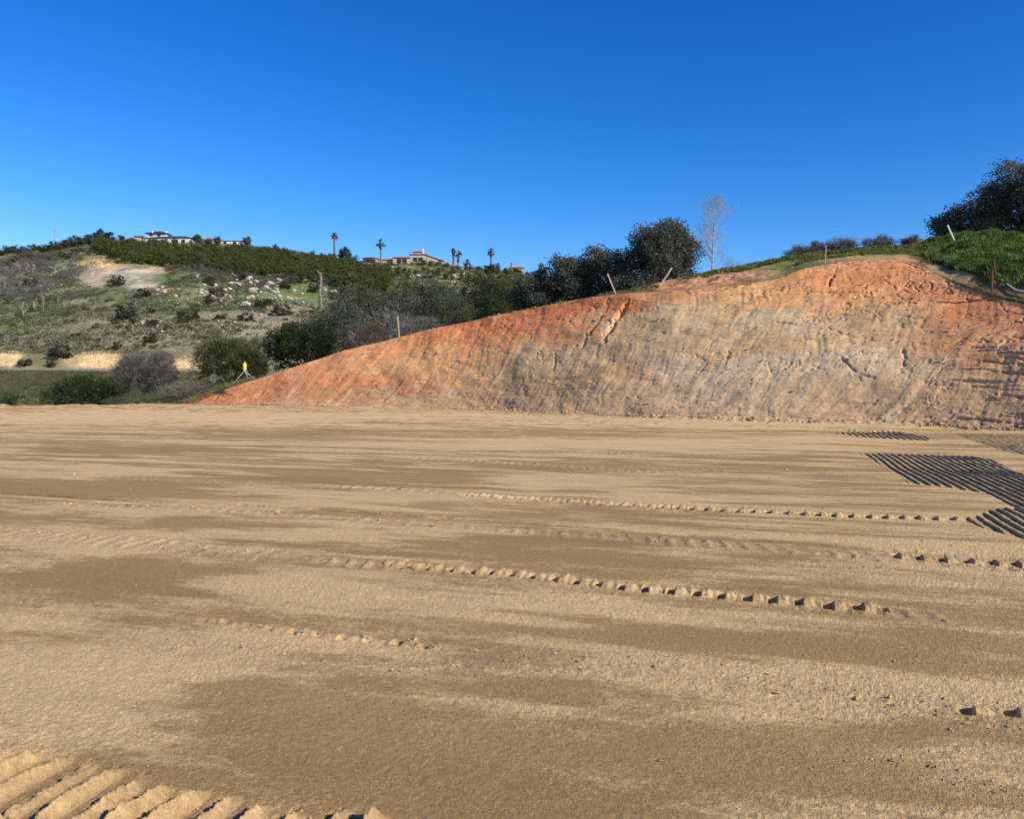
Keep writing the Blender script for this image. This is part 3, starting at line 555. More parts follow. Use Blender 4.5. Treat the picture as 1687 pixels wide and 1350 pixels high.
PAL = {'oak': ((62, 68, 55), (126, 129, 108)), 'olive': ((54, 60, 38), (114, 116, 76)), 'green': ((42, 54, 34), (88, 98, 60)), 'light': ((80, 92, 52), (138, 142, 88)), 'sage': ((66, 72, 50), (118, 122, 90)), 'grey': ((104, 99, 90), (154, 147, 134)), 'brown': ((88, 76, 62), (136, 120, 100)), 'orchard': ((62, 74, 38), (118, 122, 66)), 'yellow': ((120, 122, 60), (170, 166, 90))}
def tree(name, label, cat, px, ptop, pbot, wpx, Y, kind, n=5200, leaf=.16, group=None, k=8, gloss=False, zbase=None, trunk=True, clump=.6, bark='bark', outward=0., aspect=.6, lobes=None, sink=.25):
    n = int(n * 2.0); leaf *= 1.05
    s = Y / F; w = wpx * s; zt = CAMH + (HY - ptop) * s; zb = CAMH + (HY - pbot) * s
    g = zb if zbase is None else zbase
    t = thing(name, label, cat, ((px - CX) * s, Y, g), 0, group)
    H_ = zt - g; z0 = (zb - g) if zbase is not None else 0
    L = lobes or round_lobes(w, H_ - z0, z0, k)
    c0, c1 = PAL[kind]
    link('crown', crown_mesh('crown', L, n, leaf, c0, c1, clump, 'gloss_leaf' if gloss else 'leaf', aspect, outward), t)
    if trunk: trunk_mb(H_, max(.06, w * .03), w).build('trunk', M[bark], t, True)
    return t
def gz(px, Y):
    return float(top_z(np.array([float(px)]), np.array([float(Y)]))[0])
def hz(px, Y):
    return float(hill_z(np.array([float(px)]), np.array([float(Y)]))[0])

# -- dark oaks behind the bank
tree('oak_tree', 'big round dark oak standing alone left of the pale bare tree', 'tree', 1093, 349, 476, 124, 58, 'oak', 15000, .15, k=12, gloss=True, clump=.5, zbase=gz(1093, 58))
tree('oak_tree', 'tallest dark oak in the clump, directly left of the round oak', 'tree', 1003, 399, 498, 100, 60, 'oak', 8500, .15, 'dark oaks crowding behind the bank', k=10, gloss=True, clump=.5, zbase=gz(1003, 60) - .8)
tree('oak_tree', 'dark oak with two-humped crown in middle of the oak clump', 'tree', 940, 408, 515, 96, 61, 'oak', 8500, .15, 'dark oaks crowding behind the bank', k=10, gloss=True, clump=.5, zbase=gz(940, 61) - 1)
tree('oak_tree', 'leftmost dark oak of the clump with a thin top knob', 'tree', 880, 448, 528, 90, 62, 'oak', 6500, .15, 'dark oaks crowding behind the bank', k=9, gloss=True, clump=.5, zbase=gz(880, 62) - 1)
tree('oak_tree', 'small dark oak sprig rising above the oak clump at its left end', 'tree', 893, 430, 480, 24, 63, 'oak', 900, .15, k=3, gloss=True, clump=.35, zbase=gz(893, 63) - 1)
tree('oak_tree', 'low dark oak filling the gap under the round oak', 'tree', 1050, 445, 495, 80, 57, 'oak', 4200, .15, k=7, gloss=True, clump=.45, zbase=gz(1050, 57) - .5)
tree('oak_tree', 'tall dark oak cut off by the right edge behind the grassy mound', 'tree', 1685, 262, 410, 165, 54, 'oak', 17000, .16, k=13, gloss=True, clump=.5, zbase=gz(1685, 54))
tree('oak_tree', 'lower dark oak spilling left of the tall one behind the mound', 'tree', 1590, 336, 408, 112, 55, 'oak', 6500, .15, k=8, gloss=True, clump=.5, zbase=gz(1590, 55) - .3)
tree('oak_tree', 'dark oak just outside right of the frame', 'tree', 1800, 280, 420, 140, 56, 'oak', 6000, .2, k=8, gloss=True, clump=.5, zbase=gz(1800, 56)) if False else None
# -- mixed trees in the dip behind the left half of the bank
V_ = 'valley trees behind the low end of the bank'
for nm, lb, px, a, b, w, Y, kd, n, lf in [
 ('oak_tree', 'dark green oak behind the rounded green bush, left end of the tall trees', 560, 488, 612, 92, 74, 'oak', 6500, .15),
 ('oak_tree', 'olive topped oak highest left of the dead grey shrub, above the bank', 612, 458, 590, 130, 88, 'olive', 7500, .18),
 ('oak_tree', 'dark shaded oak right behind the wooden stake', 665, 478, 570, 110, 80, 'oak', 6500, .16),
 ('oak_tree', 'dusky olive oak with wide flat crown below the tan house', 690, 462, 550, 110, 96, 'olive', 6500, .18),
 ('shrub_tree', 'grey green tree over the bank right of the wooden stake', 735, 478, 560, 90, 74, 'sage', 5000, .15),
 ('oak_tree', 'dark tree under the group of small palms', 722, 458, 530, 80, 100, 'oak', 4200, .18),
 ('shrub_tree', 'deep green tree midway between stake and oak clump', 797, 452, 545, 96, 84, 'green', 6000, .16),
 ('shrub_tree', 'light olive tree touching the left side of the oak clump', 853, 446, 530, 84, 100, 'light', 4600, .18),
 ('shrub_tree', 'olive tree below the red chimney house', 812, 462, 530, 70, 98, 'olive', 3600, .18),
 ('bush', 'low olive bush on the bank crest left of the oak clump', 775, 507, 548, 80, 64, 'olive', 2800, .12),
 ('shrub_tree', 'dull olive tree in front of the dead trunk foot', 530, 512, 600, 70, 90, 'olive', 3400, .17)]:
    tree(nm, lb, 'bush' if nm == 'bush' else 'tree', px, a - (0 if nm == 'bush' else 7), b, w * 1.12, Y, kd, n, lf, V_ if nm != 'bush' else None, k=8, zbase=CAMH + (HY - b) / F * Y - .6, trunk=nm != 'bush')
# -- soft brushy bushes (thin upright leaves)
def bush(label, px, a, b, w, Y, kd, n, lf=.22, name='bush', group=None, aspect=.16, zb=None, k=7):
    s = Y / F; W_ = w * s; g = CAMH + (HY - b) * s; h = (b - a) * s
    L = [(0, 0, h * .42, W_ * .42, W_ * .4, h * .5)] + [(rng.uniform(-.34, .34) * W_, rng.uniform(-.3, .3) * W_, h * rng.uniform(.3, .6), W_ * .2, W_ * .2, h * rng.uniform(.25, .38)) for _ in range(k)]
    me = crown_mesh(name, L, n, lf, *PAL[kd], clump=.45 * min(1, W_ / 4), aspect=aspect, outward=.75)
    o = link(name, me); o.location = ((px - CX) * s, Y, g)
    return tag(o, label, 'bush', group)
bush('large soft grey green bush behind the survey tripod', 380, 545, 638, 138, 68, 'olive', 21000, .26, aspect=.2)
bush('rounded green bush right of the tripod, touching the dark oak', 492, 524, 612, 128, 69, 'green', 17000, .24, aspect=.34)
bush('wide green bush at the pad edge on the far left', 138, 614, 678, 132, 66, 'green', 14000, .24, aspect=.28)
bush('low grey brush pile between the leafless bush and the tripod', 330, 626, 656, 110, 66, 'grey', 5000, .2, aspect=.1)
bush('low grey brush along the pad edge right of the wide green bush', 215, 646, 672, 90, 64, 'sage', 3200, .16)
bush('small green bush at the far left end of the pad edge', 22, 645, 676, 50, 65, 'green', 2200, .18)
bush('yellow flowered weed clump at the pad edge, left of the wide green bush', 58, 652, 676, 44, 64, 'yellow', 1500, .14)
bush('low olive brush on the pad edge beneath the tripod', 300, 630, 668, 70, 72, 'light', 2600, .18)
# -- leafless grey bushes made of twigs
def twig_bush(label, px, a, b, w, Y, n=2600, mat='grey_bark', kd='grey', name='bare_bush', group=None, cat='bush', lean=0, sliv=3000):
    s = Y / F; W_ = w * s; h = (b - a) * s; t = thing(name, label, cat, ((px - CX) * s, Y, CAMH + (HY - b) * s), 0, group)
    mb = MB(); tips = []
    for i in range(12):
        an = rng.uniform(0, 2 * math.pi); d = Vector((math.cos(an) * W_ / h * .55 + lean, math.sin(an) * W_ / h * .5, 1)); branches(mb, (rng.uniform(-.05, .05) * W_, rng.uniform(-.05, .05) * W_, -.1), d, h * .42, .035 * h / 2.5, 2, .42, .1, 3, 4, tips)
    mb.build('branches', M[mat], t)
    L = [(0, 0, h * .48, W_ * .46, W_ * .42, h * .46)] + [(rng.uniform(-.3, .3) * W_, rng.uniform(-.3, .3) * W_, h * rng.uniform(.35, .7), W_ * .2, W_ * .2, h * .26) for _ in range(5)]
    link('twigs', crown_mesh('twigs', L, sliv, .34, *PAL[kd], clump=.35, aspect=.09, outward=.7), t)
    return t
twig_bush('large leafless grey bush on the left beside the wide green bush', 243, 573, 645, 108, 70, sliv=17000)
twig_bush('tangled leafless shrub at the bank crest left of the wooden stake', 600, 525, 598, 110, 66, sliv=6500, kd='brown')
twig_bush('low leafless grey shrub at the bank crest right of the wooden stake', 705, 520, 566, 120, 65, sliv=5500)
twig_bush('bare grey tree showing through the olive trees left of the stake', 640, 492, 560, 80, 72, sliv=1500)
# -- pale bare tree with a few leaves
def bare_tree(label, p, h, w, mat='pale_bark', depth=4, name='bare_tree', group=None, leafn=0, lean=(0, 0), nk=3, r=.018, up=.22, spread=.42, n=6, cat='tree'):
    t = thing(name, label, cat, tuple(p), 0, group); mb = MB(); tips = []
    branches(mb, (0, 0, -.2), (lean[0], lean[1], 1), h * .42, h * r, depth, spread, up, nk, n, tips, .10)
    mb.build('trunk', M[mat], t)
    if leafn:
        tp = np.array([q for q, _ in tips]); P = tp[rng.integers(0, len(tp), leafn)] + rng.normal(size=(leafn, 3)) * .12
        V, Fc = leaf_quads(P, .10); c = lin((140, 150, 108)) * np.ones((len(V), 3)); link('crown', raw_mesh('crown', V, Fc, M['leaf'], c), t)
    return t
def pale_tree():
    p = [(1176 - CX) / F * 57, 57, gz(1176, 57)]; t = thing('bare_tree', 'slender pale nearly leafless tree standing alone on the skyline', 'tree', tuple(p)); mb = MB(); tips = []
    hh = CAMH + (HY - 340) / F * 57 - p[2]
    mb.tube([(-.15, 0, -.3), (-.1, 0, hh * .25), (-.05, 0, hh * .5), (.03, 0, hh * .75), (0, 0, hh * .95)], [.075, .065, .05, .03, .012], 7)
    for i in range(26):
        f = rng.uniform(.12, .88); an = rng.uniform(0, 2 * math.pi); w = 1.45 * (.35 + .65 * math.sin(math.pi * min(1, f * .9 + .1)))
        branches(mb, (-.1 + .1 * f, 0, hh * f), (math.cos(an) * .75, math.sin(an) * .75, .95), w * .75, .022 * (1.2 - f), 3, .4, .2, 3, 4, tips, .12)
    mb.build('trunk', M['pale_bark'], t)
    tp = np.array([q for q, _ in tips]); k = 3200; P = tp[rng.integers(0, len(tp), k)] + rng.normal(size=(k, 3)) * .13
    V, Fc = leaf_quads(P, .07); u = rng.random(k)[:, None]; c = lin((150, 156, 130)) * u + lin((178, 176, 160)) * (1 - u)
    link('crown', raw_mesh('crown', V, Fc, M['leaf'], np.repeat(c, 4, 0)), t)
    return t
pale_tree()
t = thing('bare_tree', 'thin leaning bare sapling right of the slender pale tree', 'tree', tuple([(1187 - CX) / F * 56, 56, gz(1187, 56)])); mb = MB()
for i in range(5): branches(mb, (0, 0, -.1), (.5 + .35 * rng.random(), rng.uniform(-.3, .3), .7), .85, .018, 3, .4, .15, 3, 4)
mb.build('trunk', M['grey_bark'], t)
# -- skyline shrubs on the hilltop
for lb, px, a, b, w, kd, n in [('greyish brown shrub on the skyline left of the thin lath stake', 1318, 407, 428, 62, 'brown', 3200), ('greyish brown shrub on the skyline just right of the thin lath stake', 1385, 395, 422, 60, 'brown', 3600), ('dense dusky shrub on the skyline midway between lath stake and white post', 1447, 391, 418, 52, 'brown', 3600), ('low brown shrub on the skyline nearest the right hand oaks', 1500, 393, 410, 40, 'brown', 1800), ('small pale shrub on the skyline between the two brown shrubs by the lath', 1350, 400, 424, 26, 'sage', 1300)]:
    Y = float(bank_geo(np.array([float(px)]))[3][0]) + .6; bush(lb, px, a - 5, b, w * 1.1, Y, kd, int(n * 1.9), .15, 'skyline_shrub', 'shrubs along the hilltop skyline', .14)

# labels that single out each scattered plant or stone by the landmark it stands next to
MARK = [(88, 470, 'the tall dead tree'), (90, 385, 'the utility pole'), (166, 390, 'the dense skyline tree'), (280, 395, 'the long white house'), (345, 400, 'the small white house'), (551, 400, 'the tallest palm'), (627, 420, 'the full headed palm'), (700, 430, 'the tan house'), (751, 425, 'the pair of palms'), (809, 425, 'the lone tall palm'), (850, 440, 'the red chimney house'),
        (150, 437, 'the tan scar'), (235, 460, 'the pale bare scar'), (193, 463, 'the bush on the scar'), (207, 518, 'the widest dark bush'), (312, 517, 'the round mid slope bush'), (415, 475, 'the big square boulder'), (402, 500, 'the broad white boulder'), (322, 455, 'the lone round boulder'), (528, 480, 'the tall dead trunk'), (99, 577, 'the roadside green bush'), (10, 592, 'the leftmost tan cut'), (160, 597, 'the wider tan cut'), (243, 570, 'the leafless grey bush'), (380, 545, 'the soft grey bush'), (37, 515, 'the large pale dead tree'), (40, 460, 'the left thicket'), (490, 530, 'the rounded green bush'), (600, 470, 'the highest valley oak')]
ORD = ['closest', 'second closest', 'third closest', 'fourth closest', 'fifth closest', 'sixth closest', 'seventh closest', 'eighth closest', 'ninth closest', 'tenth closest', 'eleventh closest', 'twelfth closest', 'thirteenth closest', 'fourteenth closest', 'fifteenth closest', 'sixteenth closest', 'seventeenth closest', 'eighteenth closest', 'nineteenth closest', 'twentieth closest', 'twenty-first closest', 'twenty-second closest', 'twenty-third closest', 'twenty-fourth closest']
autos = []
def pix(p): return CX + p[0] / p[1] * F, HY - (p[2] - CAMH) / p[1] * F
def finish_labels():
    bins = {}
    for o, d in autos:
        px, py = pix(o.location); m = min(MARK, key=lambda q: (q[0] - px) ** 2 + (q[1] - py) ** 2); dx, dy = px - m[0], py - m[1]
        side = ('right of' if dx > 0 else 'left of') if abs(dx) > abs(dy) else ('below' if dy > 0 else 'above')
        bins.setdefault((d, side, m[2]), []).append((math.hypot(dx, dy), o))
    for (d, side, nm), l in bins.items():
        l.sort(key=lambda q: q[0])
        for i, (_, o) in enumerate(l): o['label'] = d + ((', ' + ORD[i] + ' of its kind ') if len(l) > 1 and i < len(ORD) else (', far ' if len(l) > 1 else ', alone ')) + side + ' ' + nm
# ---------------------------------------------------------------- far hillside plants (copies)
def protos(maker, k): return [maker() for _ in range(k)]
def put(name, me, p, s, label, cat, group, rz=None, sz=None, parts=()):
    o = link(name, me); o.location = tuple(p); o.rotation_euler = (0, 0, rng.uniform(0, 6.28) if rz is None else rz); o.scale = (s, s, sz or s)
    tag(o, label, cat, group)
    if group: autos.append((o, label))
    return o
def trunk_me(h, r):
    mb = MB(); mb.tube([(0, 0, -.8), (0, 0, h * .3), (.03, 0, h * .7)], [r, r * .8, r * .5], 6); me = bpy.data.meshes.new('trunk'); me.from_pydata(mb.v, [], mb.f); me.materials.append(M['bark']); return me
def put_tree(name, me, tr, p, s, label, cat, group):
    t = thing(name, label, cat, tuple(p), rng.uniform(0, 6.28), group); t.scale = (s, s, s * rng.uniform(.85, 1.15))
    link('crown', me, t); link('trunk', tr, t); autos.append((t, label)); return t
orch = [crown_mesh('orchard_crown', round_lobes(4.6, 5.4, .3, 7), 1100, .46, *PAL['orchard'], clump=1.0) for _ in range(4)]
orch_tr = trunk_me(3.5, .18)
UP = [(150, 400), (200, 402), (260, 405), (300, 411), (340, 413), (370, 411), (400, 412), (480, 420), (560, 434), (640, 446)]
LO = [(150, 412), (170, 416), (200, 428), (250, 433), (300, 438), (400, 449), (520, 462), (600, 476), (650, 480)]
cnt = 0
for r in range(9):
    x = 158 + (r % 2) * 8
    while x < 640:
        f = r / 8; py = interp(UP, x) * (1 - f) + interp(LO, x) * f
        if not (r == 0 and 225 < x < 330):
            p = hill_hit(x + rng.uniform(-2, 2), py + rng.uniform(-.6, .6) + 4); s = rng.uniform(.75, 1.1) * (.8 if r == 0 else 1)
            lbs = ('top row orchard tree', 'middle rows orchard tree', 'bottom rows orchard tree')
            put_tree('orchard_tree', orch[cnt % 4], orch_tr, p, s, lbs[0 if r < 2 else 1 if r < 7 else 2], 'tree', 'orchard trees on the far hillside'); cnt += 1
        x += 15.5
# left skyline trees
sk = [crown_mesh('skyline_crown', round_lobes(6, 5, .2, 6), 800, .5, *PAL['green'], clump=1.0) for _ in range(3)] 
sk2 = [crown_mesh('skyline_crown', round_lobes(6, 5, .2, 6), 700, .5, *PAL['olive'], clump=1.1) for _ in range(2)]
for x in list(range(-60, 160, 5)):
    py = interp(RIDGE, x) + rng.uniform(2, 9); p = hill_hit(x, py); put_tree('evergreen_tree', (sk + sk2)[int(rng.integers(0, 5))], orch_tr, p, rng.uniform(.55, 1.0), 'small skyline evergreen', 'tree', 'evergreen trees on the left skyline')
for x in range(10, 150, 7):
    p = hill_hit(x, interp(RIDGE, x) + 20 + rng.uniform(-5, 5)); put_tree('evergreen_tree', sk2[int(rng.integers(0, 2))], orch_tr, p, rng.uniform(.5, .8), 'olive green tree', 'tree', 'olive trees below the left skyline')
def far_tree(label, px, a, b, w, kd='green', n=900, name='evergreen_tree', Y=None):
    n = int(n * 2.2)
    p = hill_hit(px, b) if Y is None else np.array([(px - CX) / F * Y, Y, hz(px, Y)]); s = p[1] / F
    t = thing(name, label, 'tree', tuple(p)); h = (b - a) * s; hh = CAMH + (HY - a) * s - p[2]
    link('crown', crown_mesh('crown', round_lobes(w * s, hh, hh * .05, 6), n, .52, *PAL[kd], clump=.8), t); link('trunk', trunk_me(hh * .8, .2), t); return t
far_tree('dense green tree rising on the skyline left of the white house', 166, 377, 402, 24, 'green', 1200)
far_tree('smaller green crown right of the dense skyline tree', 181, 381, 402, 18, 'green', 800)
far_tree('flat topped pale olive tree right of the utility pole', 114, 391, 408, 20, 'light', 600)
far_tree('small dark shrub tree between skyline tree and white house', 200, 387, 399, 11, 'oak', 400)
far_tree('dark tree between the two white hilltop houses', 324, 386, 402, 17, 'oak', 900)
far_tree('narrow dark tree right of the small white house', 358, 390, 405, 12, 'oak', 700)
far_tree('dark conical tree at right end of the long low white house', 407, 389, 406, 14, 'oak', 800)
far_tree('round dark green tree beside the leftmost palm', 567, 407, 430, 27, 'green', 1500)
far_tree('low dark tree at the foot of the leftmost palm', 546, 418, 432, 24, 'oak', 900)
far_tree('dark tree at the foot of the lone tall palm', 806, 436, 452, 22, 'green', 800)
far_tree('olive round tree under the red chimney house', 845, 440, 462, 34, 'olive', 1300)
far_tree('small dark tree on the skyline touching the oak clump', 875, 447, 462, 20, 'oak', 800)
for px, w, lb in ((252, 16, 'widest clipped shrub, before the left part of the long white house'), (288, 11, 'dark clipped shrub before the middle of the long white house'), (345, 10, 'dark clipped shrub before the small white house'), (216, 12, 'dark clipped shrub left of the long white house'), (330, 8, 'smallest clipped shrub, between the two white houses')): far_tree(lb, px, 393, 403, w, 'oak', 300, 'garden_shrub')['group'] = 'clipped shrubs by the white houses'
for x in range(650, 880, 9):
    for k in range(3):
        px = x + rng.uniform(-4, 4); py = interp(RIDGE, px) + 6 + k * 9 + rng.uniform(-3, 3); p = hill_hit(px, py)
        put('hillside_shrub', (sk2 + orch)[int(rng.integers(0, 6))], p, rng.uniform(.35, .62), 'olive scrub bush', 'bush', 'scrub bushes below the tan house')
# dark and grey shrubs on the slope
dsh = [crown_mesh('dark_shrub', [(0, 0, 1.6, 2.6, 2.4, 1.7), (1.2, 0, 1.2, 1.6, 1.5, 1.2), (-1.3, .3, 1.1, 1.6, 1.5, 1.2)], 1100, .40, (44, 50, 38), (92, 92, 66), clump=.7) for _ in range(3)]
ssh = [crown_mesh('sage_shrub', [(0, 0, 1.1, 2.2, 2.2, 1.3), (1.2, 0, .8, 1.4, 1.4, .9)], 500, .45, *PAL['olive'], clump=.7) for _ in range(3)]
gsh = [crown_mesh('grey_shrub', [(0, 0, 1.6, 2.4, 2.4, 1.8), (1.4, 0, 1.2, 1.6, 1.4, 1.3)], 700, .55, *PAL['grey'], clump=.7, aspect=.14, outward=.6) for _ in range(3)]
bsh = [crown_mesh('brown_shrub', [(0, 0, 1.1, 2.2, 2.2, 1.3)], 450, .5, *PAL['brown'], clump=.7, aspect=.2, outward=.5) for _ in range(2)]
for px, b, w, lb in [(193, 472, 32, 'dark rounded bush against the pale bare scar below the orchard'), (236, 490, 26, 'dusky bush just below the right tail of the pale scar'), (207, 528, 42, 'widest dark bush in the middle of the slope'), (224, 534, 20, 'small green bush at the right foot of the widest dark bush'), (249, 516, 17, 'small dark bush right of and above the widest dark bush'), (249, 538, 22, 'dark bush standing by the pale stones'), (312, 527, 34, 'dark round bush in mid slope right of centre'), (302, 532, 18, 'small bush at the left foot of the dark round bush'), (99, 592, 40, 'green bush above the road between two tan cuts'), (42, 604, 24, 'dark bush beside the leftmost tan road cut'), (84, 606, 20, 'olive bush next to the guardrail'),
                     (248, 566, 28, 'dark shaded bush above the large leafless grey bush'), (275, 588, 20, 'brownish bush right above the leafless bush'), (192, 575, 20, 'small dark bush over the right hand tan cut'), (125, 556, 14, 'tiny dark bush low on the slope'), (435, 507, 30, 'dark bush right of the largest boulders'), (465, 520, 34, 'dusky bush below the dead trunk'), (358, 490, 26, 'grey green bush left of the boulder group'), (345, 470, 26, 'dark bush above the boulder group'), (395, 462, 24, 'dark bush among the upper boulders'), (518, 482, 26, 'dark bush left of the dead trunk'), (50, 474, 26, 'bright green bush within the leafless thicket'), (345, 500, 20, 'dusky bush near the pale path on the slope'), (470, 476, 24, 'dusky bush among the boulders right of the biggest'), (365, 527, 20, 'dusky bush upslope of the soft grey green bush'), (405, 530, 26, 'small bush between stones above the soft bush')]:
    p = hill_hit(px, b); s = w * p[1] / F / 5.4; o = put('hillside_bush', dsh[int(rng.integers(0, 3))] if 'brown' not in lb else bsh[0], p, s, lb, 'bush', None)
def region(n, x0, x1, y0, y1, mes, sc, name, label, cat, group, dens=None):
    k = 0
    while k < n:
        x = rng.uniform(x0, x1); y = rng.uniform(y0, y1)
        if dens and not dens(x, y): continue
        if 130 < x < 275 and 430 < y < 478: continue
        p = hill_hit(x, y); put(name, mes[int(rng.integers(0, len(mes)))], p, rng.uniform(*sc) * (p[1] / 320) , label, cat, group); k += 1
under = lambda x, y: y > interp(LO, x) + 3
region(110, 0, 130, 425, 505, gsh, (.6, 1.1), 'grey_shrub', 'grey leafless shrub', 'bush', 'grey thicket on the left slope', lambda x, y: y > interp(RIDGE, x) + 14 and y < 520 - x * .5)
region(70, 200, 480, 435, 475, gsh + bsh, (.5, .95), 'grey_shrub', 'grey brown shrub', 'bush', 'grey shrubs under the orchard', lambda x, y: interp(LO, x) + 2 < y < interp(LO, x) + 22)
region(50, 480, 640, 462, 500, gsh + ssh, (.6, 1.1), 'grey_shrub', 'mixed grey shrub', 'bush', 'grey shrubs by the dead trunk', lambda x, y: interp(LO, x) < y and not (480 < x < 545 and y > 472))
region(80, 0, 320, 480, 578, ssh, (.25, .6), 'sage_shrub', 'small olive shrub', 'bush', 'small shrubs on the lower left slope')
region(60, 320, 520, 470, 575, ssh + gsh, (.3, .7), 'sage_shrub', 'small slope shrub', 'bush', 'small shrubs among the boulders')
region(30, 0, 330, 540, 583, dsh + bsh, (.2, .45), 'dark_shrub', 'small dusky shrub', 'bush', 'small dusky shrubs above the road')
# dead white-grey trees
dead = []
for k in range(5):
    mb = MB(); branches(mb, (0, 0, -.3), (rng.uniform(-.4, .4), 0, 1), 2.6, .17, 3, .5, .12, 3, 5, None, .25)
    me = bpy.data.meshes.new('dead_tree'); me.from_pydata(mb.v, [], mb.f); me.materials.append(M['pale_bark']); dead.append(me)
for px, b, sc, lb in [(153, 519, .7, 'pale dead tree low in the middle of the slope'), (105, 508, .75, 'pale fallen looking dead tree left of middle slope'), (95, 500, .5, 'small pale dead tree beside the fallen looking one'), (124, 442, .6, 'pale dead trunk leaning left of the tan scar'), (55, 452, .9, 'pale dead tree in the thicket under the skyline'), (90, 455, .9, 'tall pale dead tree at the right side of the thicket'), (265, 500, .5, 'small pale dead tree right of the pale scar'), (37, 522, 1.1, 'large pale dead tree at the lower end of the thicket'), (58, 512, .7, 'small pale dead tree right of the large one'), (165, 478, .6, 'pale dead branches below the pale scar'), (225, 505, .6, 'pale dead tree above the widest dark bush'), (210, 412, .5, 'pale dead tree at the orchard corner'), (174, 420, .5, 'pale dead tree at the top of the slope left of the orchard'), (578, 470, .9, 'pale dead tree rising from the valley trees'), (680, 470, .9, 'pale dead tree among scrub under the tan house')]:
    p = hill_hit(px, b); put('dead_tree', dead[int(rng.integers(0, 5))], p, sc * p[1] / 330, lb, 'dead tree', None)
region(26, 0, 75, 440, 515, dead, (.4, .7), 'dead_tree', 'pale dead tree', 'dead tree', 'dead trees in the thicket')
# dead palm trunk with its long shadow
p = hill_hit(528, 510); s_ = p[1] / F; t = thing('dead_tree', 'tall weathered dead trunk standing alone on the green slope', 'dead tree', tuple(p)); mb = MB()
hT = 60 * s_; mb.tube([(0, 0, -.5)] + [(.15 * math.sin(i), 0, hT * i / 10) for i in range(1, 11)], [.55 + .10 * (i % 2) - .02 * i for i in range(11)], 9); mb.tube([(0, 0, hT * .95), (-1.2, 0, hT * 1.08)], [.3, .1], 6); mb.tube([(0, 0, hT * .55), (1.6, .2, hT * .6)], [.25, .08], 6); mb.build('trunk', M['snag_bark'], t)
n_ = 700; zz_ = rng.uniform(.1, hT, n_); a_ = rng.uniform(0, 6.28, n_); rr_ = .6 - .2 * zz_ / hT; Vq, Fq = leaf_quads(np.stack([np.cos(a_) * rr_, np.sin(a_) * rr_, zz_], 1), .8, np.stack([np.cos(a_), np.sin(a_), -.9 * np.ones(n_)], 1), .22)
link('old_frond_stubs', raw_mesh('old_frond_stubs', Vq, Fq, M['leaf'], np.repeat(lin((150, 138, 122)) * rng.uniform(.5, 1.2, (n_, 1)), 4, 0)), t)
# boulders
def boulder_me(seed):
    import bmesh
    bm = bmesh.new(); bmesh.ops.create_icosphere(bm, subdivisions=3, radius=1)
    r2 = np.random.default_rng(seed); pl_ = [(Vector(unit_) , r2.uniform(.55, .85)) for unit_ in (lambda a: a / np.linalg.norm(a, axis=1)[:, None])(r2.normal(size=(9, 3)))]
    for v_ in bm.verts:
        c = v_.co.copy()
        for nn, dd_ in pl_:
            e = c.dot(nn) - dd_
            if e > 0: c -= nn * e * .9
        c *= 1 + .05 * r2.normal(); v_.co = (c.x * 1.1, c.y, c.z * .85)
    me = bpy.data.meshes.new('boulder'); bm.to_mesh(me); bm.free(); me.materials.append(M['rock']); return me
bo = [boulder_me(i) for i in range(5)]
z2_ = [(688, 590, 50, 'round pale boulder alone below the tan strip'), (1185, 605, 60, 'upright pointed boulder at the top of the group'), (1020, 655, 42, 'medium boulder above the left upright one'), (1250, 640, 48, 'low boulder right of the pointed one'), (1190, 652, 42, 'low boulder at the foot of the pointed one'), (1000, 708, 50, 'tan upright boulder at the left of the big square one'), (1212, 716, 72, 'big square boulder in the centre of the group'), (1150, 845, 84, 'broad white boulder lowest of the group'), (1200, 782, 60, 'slanting slab boulder above the broad white one'), (1165, 795, 40, 'slab boulder behind the slanting one'), (1425, 792, 30, 'small boulder on green grass right of the group'), (1452, 736, 28, 'small boulder upslope on the green grass'), (1440, 708, 34, 'white boulder at the shaded bush'), (1380, 650, 60, 'wide boulder on the right of the group'), (1330, 690, 64, 'low wide boulder under the wide one'), (1480, 630, 40, 'boulder at the right end of the row'), (1110, 545, 60, 'brown tinted boulder on top of the outcrop'), (1035, 540, 40, 'pale boulder left of the brown tinted one'), (765, 670, 34, 'small boulder left of the group on the slope'), (322, 442, 30, 'bright small boulder at the orchard foot, far left'), (395, 462, 32, 'flat boulder near the orchard foot'), (500, 467, 30, 'white boulder at the orchard foot, rightmost')]
for x, y, w, lb in z2_:
    p = hill_hit(200 + x / 5.62, 350 + y / 5.62 + w / 18); put('boulder', bo[int(rng.integers(0, 5))], p + [0, 0, .2], w / 5.62 * p[1] / F * .62, lb, 'boulder', None)
z3_ = [(400, 730, 60, 'long pale boulder right of the dead trunk'), (315, 716, 36, 'round pale boulder just right of the dead trunk'), (130, 726, 30, 'small boulder left of the dead trunk'), (25, 722, 30, 'small boulder furthest left of the dead trunk'), (125, 632, 44, 'pale boulder above the dead trunk meadow'), (1190, 668, 62, 'pale slab boulder in scrub under the tan house'), (800, 525, 34, 'boulder right beside the second palm foot'), (866, 525, 40, 'tan boulder below the tan house terrace'), (870, 562, 34, 'pale boulder under the tan one'), (735, 495, 30, 'boulder left of the second palm')]
for x, y, w, lb in z3_:
    p = hill_hit(480 + x / 5.62, 350 + y / 5.62 + w / 18); put('boulder', bo[int(rng.integers(0, 5))], p + [0, 0, .2], w / 5.62 * p[1] / F * .6, lb, 'boulder', None)
def rocks(n, x0, x1, y0, y1, lb, sz=(.4, 1.1)):
    for _ in range(n):
        p = hill_hit(rng.uniform(x0, x1), rng.uniform(y0, y1)); put('boulder', bo[int(rng.integers(0, 5))], p + [0, 0, .2], rng.uniform(*sz), lb.split('stone ')[0] + 'stone', 'boulder', 'small stones ' + lb.split('stone ')[-1])
